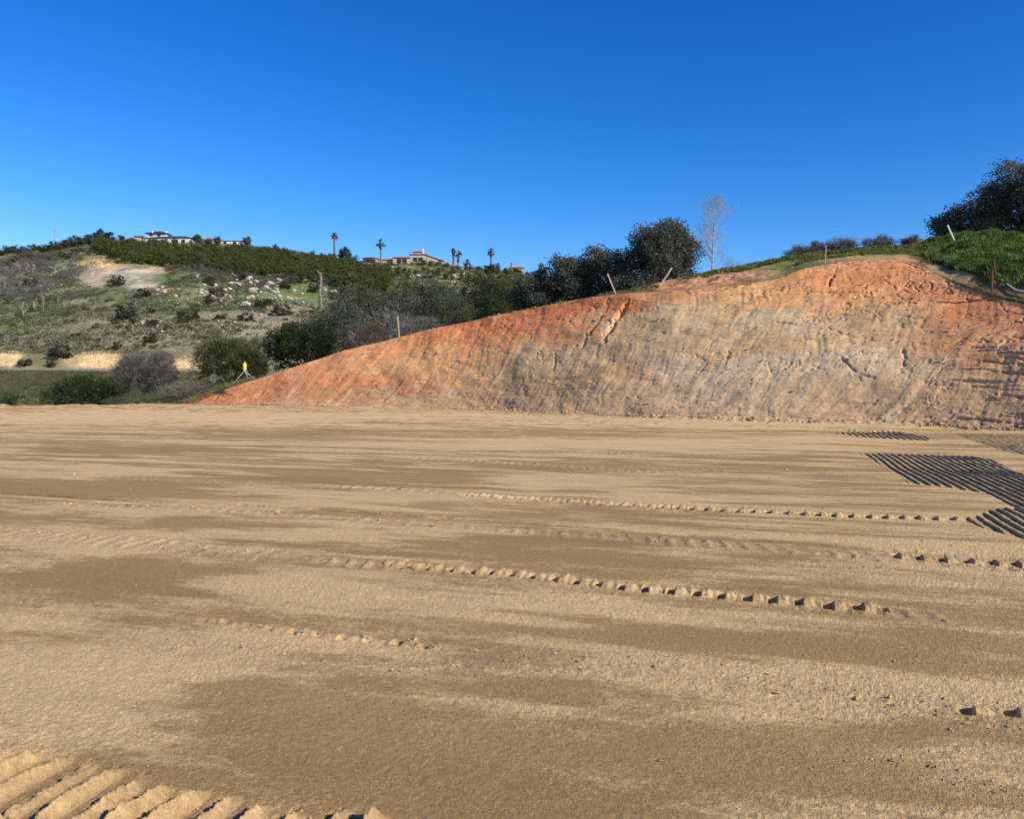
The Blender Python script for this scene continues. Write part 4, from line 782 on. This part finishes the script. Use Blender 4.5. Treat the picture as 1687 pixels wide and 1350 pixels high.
rocks(60, 330, 480, 448, 500, 'small pale stone among the big boulders', (.3, 1.2)); rocks(26, 415, 500, 480, 512, 'small pale stone on the green meadow', (.25, .7)); rocks(22, 300, 440, 520, 550, 'small pale stone above the soft bush', (.2, .55)); rocks(18, 190, 300, 530, 560, 'small pale stone on the lower slope', (.2, .5)); rocks(10, 250, 340, 425, 437, 'small white stone under the orchard edge'); rocks(16, 620, 860, 440, 468, 'small pale stone below the tan house'); rocks(10, 230, 300, 468, 490, 'small stone at the tail of the pale scar')

# palms
def palm(label, px, top, base, Y=418, head=1.9, skirt=1.2, group=None, r=.42):
    s = Y / F; zb = hz(px, Y); zt = CAMH + (HY - top) * s; h = zt - zb; t = thing('palm_tree', label, 'palm', ((px - CX) * s, Y, zb), 0, group)
    mb = MB(); mb.tube([(0, 0, -.5), (.1, 0, h * .3), (0, 0, h * .6), (0, 0, h - head)], [r * 1.3, r, r * .85, r * .8], 8); mb.build('trunk', M['palm_bark'], t, True)
    V = []; Fc = []; cl = []
    for i in range(34):
        a = rng.uniform(0, 2 * math.pi); el = rng.uniform(-.9, 1.35); L = head * rng.uniform(.8, 1.15); d = np.array([math.cos(a) * math.cos(el), math.sin(a) * math.cos(el), math.sin(el)]); sd = np.array([-math.sin(a), math.cos(a), 0])
        o0 = np.array([0, 0, h - head]); pts = [o0, o0 + d * L * .5, o0 + d * L * .85 + [0, 0, -.15 * L], o0 + d * L + [0, 0, -.4 * L]]; ws = [.06, .1, .55, .1]
        b = len(V)
        for q, w_ in zip(pts, ws): V += [q - sd * w_, q + sd * w_]
        Fc += [(b + 2 * j, b + 2 * j + 1, b + 2 * j + 3, b + 2 * j + 2) for j in range(3)]; cl += [lin((70, 84, 46) if el > 0 else (120, 104, 74))] * 8
    link('crown', raw_mesh('crown', V, Fc, M['leaf'], np.array(cl)), t)
    V = []; Fc = []
    n = 90; zz = rng.uniform(h - head - skirt * 2.2, h - head, n); aa_ = rng.uniform(0, 6.28, n); P = np.stack([np.cos(aa_) * r * 1.2, np.sin(aa_) * r * 1.2, zz], 1); Vq, Fq = leaf_quads(P, 1.1, np.stack([np.cos(aa_) * .3, np.sin(aa_) * .3, -np.ones(n)], 1), .3)
    link('dead_fronds', raw_mesh('dead_fronds', Vq, Fq, M['leaf'], np.tile(lin((118, 100, 76)), (len(Vq), 1))), t)
    return t
palm('tallest palm, leftmost on the skyline beside the round dark tree', 551, 381, 420, head=2.1, skirt=.6, r=.6)
palm('palm with full round head standing in front of the tan house', 627, 392, 440, head=2.6, skirt=1.5)
palm('thin headed palm, left one of the three beside the tan house wall', 747, 407, 437, head=1.3, skirt=1.4, r=.6)
palm('bushier palm, middle one of the three beside the tan house wall', 755, 411, 440, head=2.0, skirt=2.0)
palm('lower palm right of the bushy one, standing downslope', 769, 425, 452, Y=410, head=2.4, skirt=1.4, r=.5)
palm('lone tall palm on the skyline between tan house and chimney house', 809, 407, 440, head=2.2, skirt=1.2, r=.55)
palm('short stubby palm just right of the lone tall palm', 819, 431, 446, head=2.4, skirt=1)
# utility pole
s_ = 420 / F; p = np.array([(90 - CX) * s_, 420, hz(90, 420)]); t = thing('utility_pole', 'thin wooden utility pole on the left skyline', 'pole', tuple(p)); hT = CAMH + (HY - 377) * s_ - p[2]
MB().tube([(0, 0, -1), (0, 0, hT)], [.16, .12], 8).build('post', M['grey_wood'], t); MB().box(-.95, .95, -.1, .1, hT - 1.1, hT - .9).build('crossarm', M['grey_wood'], t)
for x in (-.85, .85, .4): MB().tube([(x, 0, hT - .88), (x, 0, hT - .6)], .07, 6).build('insulator', M['white_plastic'], t)

# ---------------------------------------------------------------- houses
def gable(mb, x0, x1, y0, y1, z, h, ov=.5, th=.22):
    xm = .5 * (y0 + y1)
    for sgn, ya in ((1, y0 - ov), (-1, y1 + ov)):
        a = [(x0 - ov, ya, z), (x1 + ov, ya, z), (x1 + ov, xm, z + h), (x0 - ov, xm, z + h)]; mb.add(a + [(q[0], q[1], q[2] + th) for q in a], [(0, 3, 2, 1), (4, 5, 6, 7), (0, 1, 5, 4), (1, 2, 6, 5), (2, 3, 7, 6), (3, 0, 4, 7)])
    return mb
def hip(mb, x0, x1, y0, y1, z, h, ov=.6, th=.2):
    X0, X1, Y0, Y1 = x0 - ov, x1 + ov, y0 - ov, y1 + ov; r = min((X1 - X0) / 2.2, (Y1 - Y0) / 2); ym = .5 * (Y0 + Y1)
    v = [(X0, Y0, z), (X1, Y0, z), (X1, Y1, z), (X0, Y1, z), (X0, Y0, z + th), (X1, Y0, z + th), (X1, Y1, z + th), (X0, Y1, z + th), (X0 + r, ym, z + h), (X1 - r, ym, z + h)]
    return mb.add(v, [(0, 3, 2, 1), (0, 1, 5, 4), (1, 2, 6, 5), (2, 3, 7, 6), (3, 0, 4, 7), (4, 5, 9, 8), (5, 6, 9), (6, 7, 8, 9), (7, 4, 8)])
def window(parent, x0, x1, z0, z1, y, trim='trim'):
    f = MB().box(x0 - .1, x1 + .1, y - .07, y - .003, z0 - .1, z1 + .1).build('window', M[trim], parent); MB().box(x0, x1, y - .10, y - .072, z0, z1).build('pane', M['glass'], f)
def hpx(px0, px1, pyb, Y):                                # metres for a house seen between two columns
    s = Y / F; return (px0 - CX) * s, (px1 - CX) * s, CAMH + (HY - pyb) * s, s
# white long house
x0, x1, zb, s = hpx(248, 313, 402.5, 418); w = x1 - x0
h = thing('white_house', 'long white hilltop house with dark roof and small upper storey', 'house', (x0, 418, zb))
MB().box(0, w, 0, 9, -1.5, 3.2).build('wall', M['white_wall'], h)
MB().box(-4.4, -.01, 1, 9, -1.5, 3.3).build('entrance_wall', M['white_wall'], h)
rf = hip(MB(), 0, w, 0, 9, 3.2, 1.7).build('roof', M['dark_roof'], h)
hip(MB(), -4.4, .6, 1, 9, 3.32, 1.2).build('entrance_roof', M['brown_roof'], h)
MB().box(-3.2, 6.5, 3, 9, 3.3, 6.0).build('upper_storey', M['white_wall'], h); hip(MB(), -3.2, 6.5, 3, 9, 6.0, 1.7, .9).build('upper_roof', M['dark_roof'], h)
for x in (1.6, 5.2, 12.2, 15.8): window(h, x, x + 1.7, .8, 2.3, 0)
for x in (-1.8, 2.2): window(h, x, x + 1.5, 4.7, 5.7, 3)
for x in (-.2, 6.9): MB().tube([(x, 2.6, 6.2), (x, 2.6, 7.2)], [.5, .5], 8).build('chimney', M['white_wall'], h)  # white stubs standing for the satellite domes on the roof
x0, x1, zb, s = hpx(221, 232, 397, 422); o = thing('garden_shed', 'small brown roofed shed left of the long white house', 'shed', (x0, 422, zb)); MB().box(0, x1 - x0, 0, 3, -1.5, 2).build('wall', M['tan_wall'], o); gable(MB(), 0, x1 - x0, 0, 3, 2, .9, .3).build('roof', M['brown_roof'], o)
# small white house
x0, x1, zb, s = hpx(333, 352, 403, 419); w = x1 - x0; h = thing('white_house', 'small white hilltop house with reddish roof between two dark trees', 'house', (x0, 419, zb))
MB().box(0, w, 0, 6, -1.5, 2.6).build('wall', M['white_wall'], h); hip(MB(), 0, w, 0, 6, 2.6, 1.6).build('roof', M['tile_roof'], h); window(h, 1, 2.4, .8, 2, 0); window(h, 3.6, 5, .8, 2, 0)
# long low white building
x0, x1, zb, s = hpx(362, 399, 404.5, 419); w = x1 - x0; h = thing('white_house', 'long low flat white building right of the small white house', 'house', (x0, 419, zb))
MB().box(0, w, 0, 7, -1.5, 2.3).build('wall', M['white_wall'], h); hip(MB(), 0, w, 0, 7, 2.3, .75, .4).build('roof', M['brown_roof'], h); window(h, 2, 3.4, .8, 1.8, 0); window(h, 7, 8.4, .8, 1.8, 0)
# tan tiled house, three stepped blocks
x0, x1, zb, s = hpx(600, 746, 432, 424); h = thing('tan_house', 'sprawling tan hilltop house with terracotta roofs behind the palms', 'house', (x0, 424, zb)); sx = lambda px: (px - 600) * s
MB().box(sx(598), sx(622), 0, 7, -2, 2.0).build('wall', M['tan_wall'], h); hip(MB(), sx(598), sx(622), 0, 7, 2.0, 1.3).build('roof', M['tile_roof'], h)
MB().box(sx(622.5), sx(647), 1, 8, -2, 1.2).build('wall', M['tan_wall'], h); hip(MB(), sx(622.5), sx(647), 1, 8, 1.3, 1.4).build('roof', M['tile_roof'], h)
MB().box(sx(647.5), sx(675), -1, 7, -2, 2.2).build('wall', M['tan_wall'], h); hip(MB(), sx(647.5), sx(675), -1, 7, 2.2, 1.4).build('roof', M['tile_roof'], h)
MB().box(sx(675.5), sx(702), 0, 9, -2, 4.0).build('wall', M['tan_wall'], h); hip(MB(), sx(675.5), sx(702), 0, 9, 4.0, 1.6).build('roof', M['tile_roof'], h)
MB().box(sx(680), sx(692), 4, 10, 4.4, 6.0).build('upper_storey', M['tan_wall'], h); hip(MB(), sx(680), sx(692), 4, 10, 6.0, 1.2).build('upper_roof', M['tile_roof'], h)
MB().box(sx(695), sx(697), 3, 4, 5, 7.6).build('chimney', M['white_wall'], h)
g = MB(); xa, xb = sx(702.5), sx(746); zl, zr_ = 3.6, -2.2
g.add([(xa, 0, -4), (xb, 0, -4), (xb, 0, zr_ + 1.2), (xa, 0, zl), (xa, 9, -4), (xb, 9, -4), (xb, 9, zr_ + 1.2), (xa, 9, zl)], [(0, 1, 2, 3), (5, 4, 7, 6), (0, 4, 5, 1), (1, 5, 6, 2), (3, 2, 6, 7), (0, 3, 7, 4)]); g.build('side_wall', M['tan_wall'], h)
g = MB(); g.add([(xa, -.5, zl + .05), (xb - 4, -.5, .35), (xb - 4, 9.5, .35), (xa, 9.5, zl + .05), (xa, -.5, zl + .35), (xb - 4, -.5, .65), (xb - 4, 9.5, .65), (xa, 9.5, zl + .35)], [(0, 3, 2, 1), (4, 5, 6, 7), (0, 1, 5, 4), (1, 2, 6, 5), (2, 3, 7, 6), (3, 0, 4, 7)]); g.build('sloping_roof', M['tile_roof'], h)
for a, z0_, yy in ((604, -.1, 0), (612, -.1, 0), (655, .2, -1), (664, .2, -1), (681, 1, 0), (690, 1, 0)): window(h, sx(a) - .2, sx(a) + 2.0, z0_ - .6, z0_ + 1.3, yy)  # widened dark panes stand in for shade across the front
window(h, sx(706), sx(706) + 1.6, -1.2, .6, 0)
# chimney house at the right
x0, x1, zb, s = hpx(840, 862, 446, 424); w = x1 - x0; h = thing('small_house', 'house with pink tiled roof and red chimney peeking over the scrub', 'house', (x0, 424, zb))
MB().box(0, w, 0, 6, -2, 1.5).build('wall', M['tan_wall'], h); hip(MB(), 0, w, 0, 6, 1.5, 1.2).build('roof', M['tile_roof'], h); MB().box(.2, 1.2, -.9, -.01, -1, 4.0).build('chimney', M['red_brick'], h); window(h, 2, 3, .2, 1.1, 0)

# ---------------------------------------------------------------- guardrail on the road
t = thing('guardrail', 'steel guardrail with dark posts along the road below the tan cuts', 'guardrail', (0, 199.6, 4.25))
xa, xb = (-320 - CX) / F * 199.6, (330 - CX) / F * 199.6
prof_ = [(-.02, .45), (-.08, .50), (-.02, .58), (-.02, .62), (-.08, .70), (-.02, .76), (.02, .76), (.02, .45)]
v_ = [(x, a, b) for x in (xa, xb) for a, b in prof_]; MB().add(v_, [(i, (i + 1) % 8, 8 + (i + 1) % 8, 8 + i) for i in range(8)]).build('rail', M['galv'], t)
x = xa
while x < xb: MB().box(x, x + .2, .03, .25, -.5, .85).build('post', M['grey_wood'], t); x += 1.9

# ---------------------------------------------------------------- survey tripod
Yp = 62.5; s = Yp / F
p = ((403 - CX) * s, Yp, CAMH + (HY - 630) * s - .02)
t = thing('survey_tripod', 'yellow laser instrument on an aluminium tripod at the low end of the bank', 'tripod', p)
hh = (630 - 612) * s + .05
for dx, dy, dz in ((-20 * s, -.1, -.12), (9 * s, -.35, .28), (13 * s, .4, .28)):
    l = MB().tube([(0, 0, hh), (dx * .55, dy * .55, hh * .45 + dz * .55)], [.035, .035], 6).tube([(dx * .5, dy * .5, hh * .5 + dz * .5), (dx, dy, dz - .05)], [.022, .018], 6).build('leg', M['alu'], t); MB().tube([(dx * .97, dy * .97, dz), (dx, dy, dz - .1)], [.03, .01], 6).build('foot', M['black'], l)
MB().tube([(0, 0, hh - .03), (0, 0, hh + .05)], .10, 12).build('tripod_head', M['alu'], t)
b = MB().tube([(0, 0, hh + .05), (0, 0, hh + .10), (0, 0, hh + .52), (0, 0, hh + .58)], [.10, .145, .145, .10], 10).build('instrument', M['yellow'], t, True); MB().tube([(0, 0, hh + .58), (0, 0, hh + .70)], [.09, .08], 10).build('rotor_head', M['galv'], b)

# ---------------------------------------------------------------- stakes, posts, pipes
def stake(name, label, pxa, pya, pxb, pyb, Y, wid, mat, cat='stake', ylean=0, flat=True):
    a = W(pxb, pyb, Y); b = W(pxa, pya, Y + ylean); d = Vector(b - a); L = d.length; mb = MB(); d.normalize()
    sx_ = Vector((d.z, 0, -d.x)).normalized(); sy = d.cross(sx_)
    pts = []
    for q in (-.25, L):
        for u, w_ in ((-1, -1), (1, -1), (1, 1), (-1, 1)): pts.append(d * q + sx_ * u * wid * .5 + sy * w_ * wid * (.25 if flat else .5))
    mb.add(pts, [(0, 1, 2, 3), (7, 6, 5, 4), (0, 4, 5, 1), (1, 5, 6, 2), (2, 6, 7, 3), (3, 7, 4, 0)]); o = mb.build(name, M[mat]); o.location = tuple(a); return tag(o, label, cat)
def cr(px): return float(bank_geo(np.array([float(px)]))[1][0])
stake('wooden_stake', 'upright wooden stake at the bank crest before the leafless shrubs', 655, 521, 658, 555, cr(657) + .1, .09, 'wood')
stake('wooden_stake', 'thin stake leaning left in front of the oak clump', 1001, 451, 1014, 483, cr(1014) + .3, .08, 'wood')
stake('wooden_stake', 'thin stake leaning right below the round oak', 1107, 441, 1090, 468, cr(1090) + 1.2, .09, 'wood')
stake('lath_stake', 'thin upright lath among the skyline shrubs at the bank top', 1361, 404, 1360, 431, cr(1360) + .2, .04, 'wood')
q = top_hit(1573, 398); stake('white_post', 'white leaning post on the grassy mound', 1561, 371, 1574, 400, q[1] - .3, .065, 'white_plastic', 'post', flat=False)
q = top_hit(1551, 404); stake('white_post', 'tiny white stub left of the leaning white post', 1550, 399, 1552, 404, q[1] - .3, .09, 'white_plastic', 'post', flat=False)
q = cr(1635); stake('steel_post', 'rusty steel post standing on the right end of the bank', 1635, 445, 1634, 494, q + .1, .07, 'rust', 'post', flat=False)
stake('steel_post', 'thinner rusty rod leaning behind the rusty post', 1637, 431, 1646, 480, q + 1.0, .055, 'rust', 'post', flat=False)
def hose(label, pts, r, mat, name='hose'):
    P = []
    for px, py in pts:
        w_ = top_hit(px, py); P.append(w_ + [0, 0, .12])
    fine = []
    P = np.array(P)
    for k in range(len(P) - 1):
        for tt_ in np.linspace(0, 1, 6)[:-1]: fine.append(P[k] * (1 - tt_) + P[k + 1] * tt_)
    fine.append(P[-1]); fine = [(a[0], a[1], max(a[2], float(top_z(np.array([CX + a[0] / a[1] * F]), np.array([a[1]]))[0]) + .10)) for a in fine]
    return tag(MB().tube(fine, r, 8).build(name, M[mat], None, True), label, 'hose')
hose('white hose lying on the slope left of the rusty post', [(1530, 424), (1545, 434), (1560, 441), (1580, 446)], .026, 'white_plastic')
hose('white hose snaking downhill right of the rusty post', [(1641, 455), (1652, 460), (1660, 474), (1672, 482), (1700, 488)], .032, 'white_plastic')
hose('dark board edge lying on bare soil above the bank', [(1500, 436), (1530, 450)], .03, 'grey_wood', 'board')['category'] = 'board'
# logs and cut brush on the verge by the tripod
for lb, pts in (('dark fallen log along the left foot of the bank', [(215, 665), (250, 660), (290, 653)]), ('charred branch lying above the dark log near the tripod', [(300, 650), (330, 643), (352, 634)])):
    P = [tuple(W(a, b, 66) + [0, 0, 0]) for a, b in pts]; tag(MB().tube(P, [.10, .13, .08], 8).build('fallen_log', M['bark']), lb, 'log')

# ================================================================ STUFF: brush on the hillside, grass, clods
def scatter_leaves(name, P, size, d, aspect, col, mat='leaf', label=None):
    V, Fc = leaf_quads(P, size, d, aspect); o = link(name, raw_mesh(name, V, Fc, M[mat], np.repeat(col, 4, 0))); o['kind'] = 'stuff'
    if label: o['label'] = label
    return o
n = 46000; px = rng.uniform(-60, 900, n); Y = 214 + (424 - 214) * rng.random(n) ** .9; X = (px - CX) / F * Y
dn = fbm(X / 14, Y / 14, 401, 4); pyy = HY - (hill_z(px, Y) - CAMH) / Y * F
keep = (dn > -.25) & ~((pyy > 428) & (pyy < 480) & (px > 130) & (px < 275) & (((px - 205) / 75) ** 2 + ((pyy - 457) / 22) ** 2 < 1)) & ~((px > 478) & (px < 545) & (pyy > 470) & (pyy < 512)); px, Y, X = px[keep], Y[keep], X[keep]; n = len(px)
base = np.stack([X, Y, hill_z(px, Y)], 1); P = (base[:, None] + rng.normal(size=(n, 7, 3)) * [.55, .55, .22] + [0, 0, .25]).reshape(-1, 3)
hue = rng.random(n); cA, cB, cC = lin((106, 106, 74)), lin((138, 130, 108)), lin((98, 110, 64)); cc = np.where((hue < .4)[:, None], cA, np.where((hue < .72)[:, None], cB, cC)) * rng.uniform(.6, 1.25, n)[:, None]
scatter_leaves('brush', P, .55, unit(len(P)) + [0, 0, .8], .45, np.repeat(cc, 7, 0))
n = 7500; px = rng.uniform(-60, 900, n); Y = 216 + (420 - 216) * rng.random(n) ** .85; X = (px - CX) / F * Y
dn = fbm(X / 10, Y / 12, 421, 4); pyy = HY - (hill_z(px, Y) - CAMH) / Y * F
keep = (dn > .02) & ~((pyy > 428) & (pyy < 480) & (px > 130) & (px < 275)) & ~((px > 478) & (px < 545) & (pyy > 470) & (pyy < 512)) & (pyy > interp(LO, px)) & (pyy < 584); px, Y, X = px[keep], Y[keep], X[keep]; n = len(px)
base = np.stack([X, Y, hill_z(px, Y)], 1); q_ = 22; rad = rng.uniform(.5, 1.5, n)[:, None, None]; P = (base[:, None] + unit(n * q_).reshape(n, q_, 3) * [1, 1, .6] * rad + np.array([0, 0, .45]) * rad).reshape(-1, 3)
hue = rng.random(n); cc = np.where((hue < .35)[:, None], lin((74, 78, 52)), np.where((hue < .7)[:, None], lin((124, 116, 102)), lin((98, 104, 66)))) * rng.uniform(.7, 1.2, n)[:, None]
scatter_leaves('brush', P, .5, unit(len(P)) + [0, 0, .5], .4, np.repeat(cc, q_, 0))
n = 9000; px = rng.uniform(-80, 345, n); Y = rng.uniform(63, 196, n); X = (px - CX) / F * Y
base = np.stack([X, Y, hill_z(px, Y)], 1); P = (base[:, None] + rng.normal(size=(n, 9, 3)) * [.3, .3, .12] + [0, 0, .12]).reshape(-1, 3)
hue = rng.random(n); cc = np.where((hue < .5)[:, None], lin((116, 112, 74)), np.where((hue < .8)[:, None], lin((112, 98, 74)), lin((96, 112, 56)))) * rng.uniform(.7, 1.2, n)[:, None]
scatter_leaves('brush', P, .32, unit(len(P)) + [0, 0, .9], .3, np.repeat(cc, 9, 0))
n = 900; px = rng.uniform(-80, 345, n); Y = rng.uniform(72, 192, n); X = (px - CX) / F * Y; base = np.stack([X, Y, hill_z(px, Y)], 1); q_ = 60; rad = rng.uniform(.3, .9, n)[:, None, None]
P = (base[:, None] + unit(n * q_).reshape(n, q_, 3) * [1, 1, .55] * rad + np.array([0, 0, .35]) * rad).reshape(-1, 3); hue = rng.random(n); cc = np.where((hue < .4)[:, None], lin((82, 84, 56)), np.where((hue < .75)[:, None], lin((124, 114, 92)), lin((102, 108, 68)))) * rng.uniform(.75, 1.2, n)[:, None]
scatter_leaves('brush', P, .26, unit(len(P)) + [0, 0, .6], .3, np.repeat(cc, q_, 0))
# verge above the pad edge at the left foot of the bank
n = 26000; px = rng.uniform(190, 420, n); Y = rng.uniform(64, 74, n); X = (px - CX) / F * Y
zz = np.maximum(hill_z(px, Y), top_z(px, Y)); P = np.stack([X, Y, zz + rng.uniform(0, .22, n)], 1); u = rng.random(n)[:, None]; scatter_leaves('grass', P, .22, unit(n) * .5 + [0, 0, 1], .12, lin((110, 122, 60)) * u + lin((150, 144, 110)) * (1 - u))
# grass on the mound and along the crest
def top_grass(n, x0, x1, t0, t1, h, c0, c1, dens, wid=.12, seed=0, name='grass'):
    px = rng.uniform(x0, x1, n); _, a, _, b, _ = bank_geo(px); Y = a + (b - a) * rng.uniform(t0, t1, n); X = (px - CX) / F * Y; z = top_z(px, Y) + .16 * fbm(X / 1.6, Y / 1.6, 250, 4)
    py = HY - (z - CAMH) / Y * F; k = dens(px, py, X, Y); px, Y, X, z = px[k], Y[k], X[k], z[k]; n = len(px)
    L = h * rng.uniform(.5, 1.3, n) * (.6 + .8 * noise(X / .5, Y / .5, 77 + seed)); P = np.stack([X, Y, z + L * .4], 1); u = np.clip(noise(X / .45, Y / .45, 400 + seed) * 1.2 - .1 + rng.normal(size=n) * .15, 0, 1)[:, None]
    d = unit(n) * .6 + [0, 0, 1]; V, Fc = leaf_quads(P, 1, d, 1); 
    d = d / np.linalg.norm(d, axis=1)[:, None]; sdd = np.cross(d, unit(n)); sdd /= np.linalg.norm(sdd, axis=1)[:, None]; Ln = L[:, None]
    V = np.stack([P - d * Ln * .5, P + sdd * wid * .5 * h, P + d * Ln * .6, P - sdd * wid * .5 * h], 1).reshape(-1, 3)
    o = link(name, raw_mesh(name, V, np.arange(n * 4).reshape(n, 4), M['leaf'], np.repeat(lin(c0) * u + lin(c1) * (1 - u), 4, 0))); o['kind'] = 'stuff'
mound_edge = [(1450, 408), (1500, 424), (1530, 432), (1560, 442), (1600, 456), (1640, 470), (1687, 480), (2300, 560)]
top_grass(110000, 1500, 1960, .0, 1.25, .30, (124, 148, 74), (66, 88, 40), lambda a, b, x, y: (a > 1530) & (b < interp(mound_edge, a) - 4 + 8 * fbm(x, y, 3, 2)), .30, 1)
top_grass(16000, 1500, 1960, .0, 1.25, .30, (170, 160, 100), (120, 124, 66), lambda a, b, x, y: (a > 1525) & (b < interp(mound_edge, a) + 2 + 10 * fbm(x, y, 3, 2)) & (fbm(x / .7, y / .7, 6, 3) > .0), .22, 6)
top_grass(30000, 1040, 1560, .3, 1.3, .16, (126, 132, 70), (96, 108, 50), lambda a, b, x, y: fbm(x / 1.1, y / 1.6, 411, 3) > -.05 + .9 * np.exp(-((b - interp([(1040, 472), (1150, 463), (1250, 450), (1290, 444), (1500, 432)], a)) / 5) ** 2), .3, 2)
top_grass(24000, 1180, 1560, .7, 1.5, .22, (140, 138, 84), (92, 104, 52), lambda a, b, x, y: fbm(x / 1.5, y / 1.5, 415, 3) > -.35, .3, 4)
top_grass(16000, 1480, 1760, .0, .8, .12, (150, 140, 86), (104, 110, 54), lambda a, b, x, y: fbm(x / .8, y / .8, 412, 3) > .1, .3, 3)
top_grass(9000, 560, 1060, .2, 2.5, .16, (134, 128, 80), (96, 104, 56), lambda a, b, x, y: fbm(x / 2, y / 2, 413, 3) > -.1, .3, 5)
# loose clods: along the tracks and at the toe of the bank
ico = [(0, 0, 1), (.9, 0, .1), (.1, .85, -.1), (-.9, .1, .1), (0, -.9, 0), (.1, 0, -.7)]; icf = np.array([(0, 1, 2), (0, 2, 3), (0, 3, 4), (0, 4, 1), (5, 2, 1), (5, 3, 2), (5, 4, 3), (5, 1, 4)])
def clods(name, P, sz, c0, c1, mat):
    n = len(P); base = np.array(ico)[None] * (1 + .25 * rng.normal(size=(n, 6, 1))); an = rng.uniform(0, 6.28, n); ca, sa = np.cos(an)[:, None], np.sin(an)[:, None]
    V = np.stack([base[..., 0] * ca - base[..., 1] * sa, base[..., 0] * sa + base[..., 1] * ca, base[..., 2] * .75], -1) * sz[:, None, None] + P[:, None]
    Fc = (icf[None] + (np.arange(n) * 6)[:, None, None]).reshape(-1, 3); u = rng.random(n)[:, None]; col = np.repeat(lin(c0) * u + lin(c1) * (1 - u), 6, 0)
    o = link(name, raw_mesh(name, V.reshape(-1, 3), Fc, M[mat], col)); o['kind'] = 'stuff'; return o
def ground_z_at(X, Y):
    ri = np.clip(np.searchsorted(rows, Y), 1, len(rows) - 1); pxx = CX + X / np.maximum(Y, 2.6) * F; ci = np.clip(np.searchsorted(cols, pxx), 1, len(cols) - 1); return Z[ri, ci], disturb[ri, ci], loose[ri, ci], field[ri, ci]
n = 90000; py = rng.uniform(720, 1400, n); px = rng.uniform(-100, 1800, n); Y = Yg(py); X = (px - CX) / F * Y; gz_, di, lo, co_ = ground_z_at(X, Y); pr = .012 + .35 * di + .09 * lo * noise(X / .5, Y / .5, 71) ** 2
pr = pr * (1 - .93 * co_); k = rng.random(n) < pr; X, Y, gz_, di = X[k], Y[k], gz_[k], di[k]; sz = rng.gamma(2.0, .0018, len(X)) * (1 + 1.0 * di) * np.clip(Y / 6, .8, 2.2)
clods('gravel', np.stack([X, Y, gz_ + sz * .3], 1), np.clip(sz, .002, .035), (206, 176, 130), (164, 132, 92), 'pad')
n = 2600; px = rng.uniform(0, 640, n); Y = rng.uniform(216, 400, n); X = (px - CX) / F * Y; dn = fbm(X / 16, Y / 12, 431, 4) + .35 * np.exp(-((px - 420) / 90) ** 2); pyy = HY - (hill_z(px, Y) - CAMH) / Y * F
keep = (dn > .18) & (pyy > interp(LO, px) + 6) & (pyy < 575); sz = rng.gamma(2, .11, n)[keep]; P = np.stack([X, Y, hill_z(px, Y)], 1)[keep]
clods('gravel', P + np.array([0, 0, .15]), np.clip(sz, .1, .6), (206, 192, 168), (176, 160, 136), 'top')
n = 5200; px = rng.uniform(300, 1750, n) ; Y = F * CAMH / (interp(TOE, px) - HY) - np.abs(rng.normal(size=n)) * 1.0 * noise(px / 60, px * 0, 9) + .15; X = (px - CX) / F * Y; sz = rng.gamma(1.1, .03, n)
clods('gravel', np.stack([X, Y, .02 + sz * .3], 1), np.clip(sz, .01, .2), (190, 160, 122), (140, 110, 82), 'pad')
n = 2600; ci = rng.integers(0, len(bcols), n); ri = np.where(rng.random(n) < .35, nv - 1 - rng.integers(0, 4, n), (rng.random(n) * nv).astype(int).clip(0, nv - 1)); P = Pb[ri, ci]; ok = z1[ci] > .8; P = P[ok]; ctb = cb[ri, ci][ok]; sz = np.clip(rng.gamma(1.6, .016, len(P)), .01, .10)
o = clods('gravel', P + nb * (sz * .3)[:, None], sz, (190, 150, 112), (160, 124, 92), 'pad')
finish_labels()
print('objects', len(bpy.data.objects), 'polys', sum(len(o.data.polygons) for o in bpy.data.objects if o.type == 'MESH'))
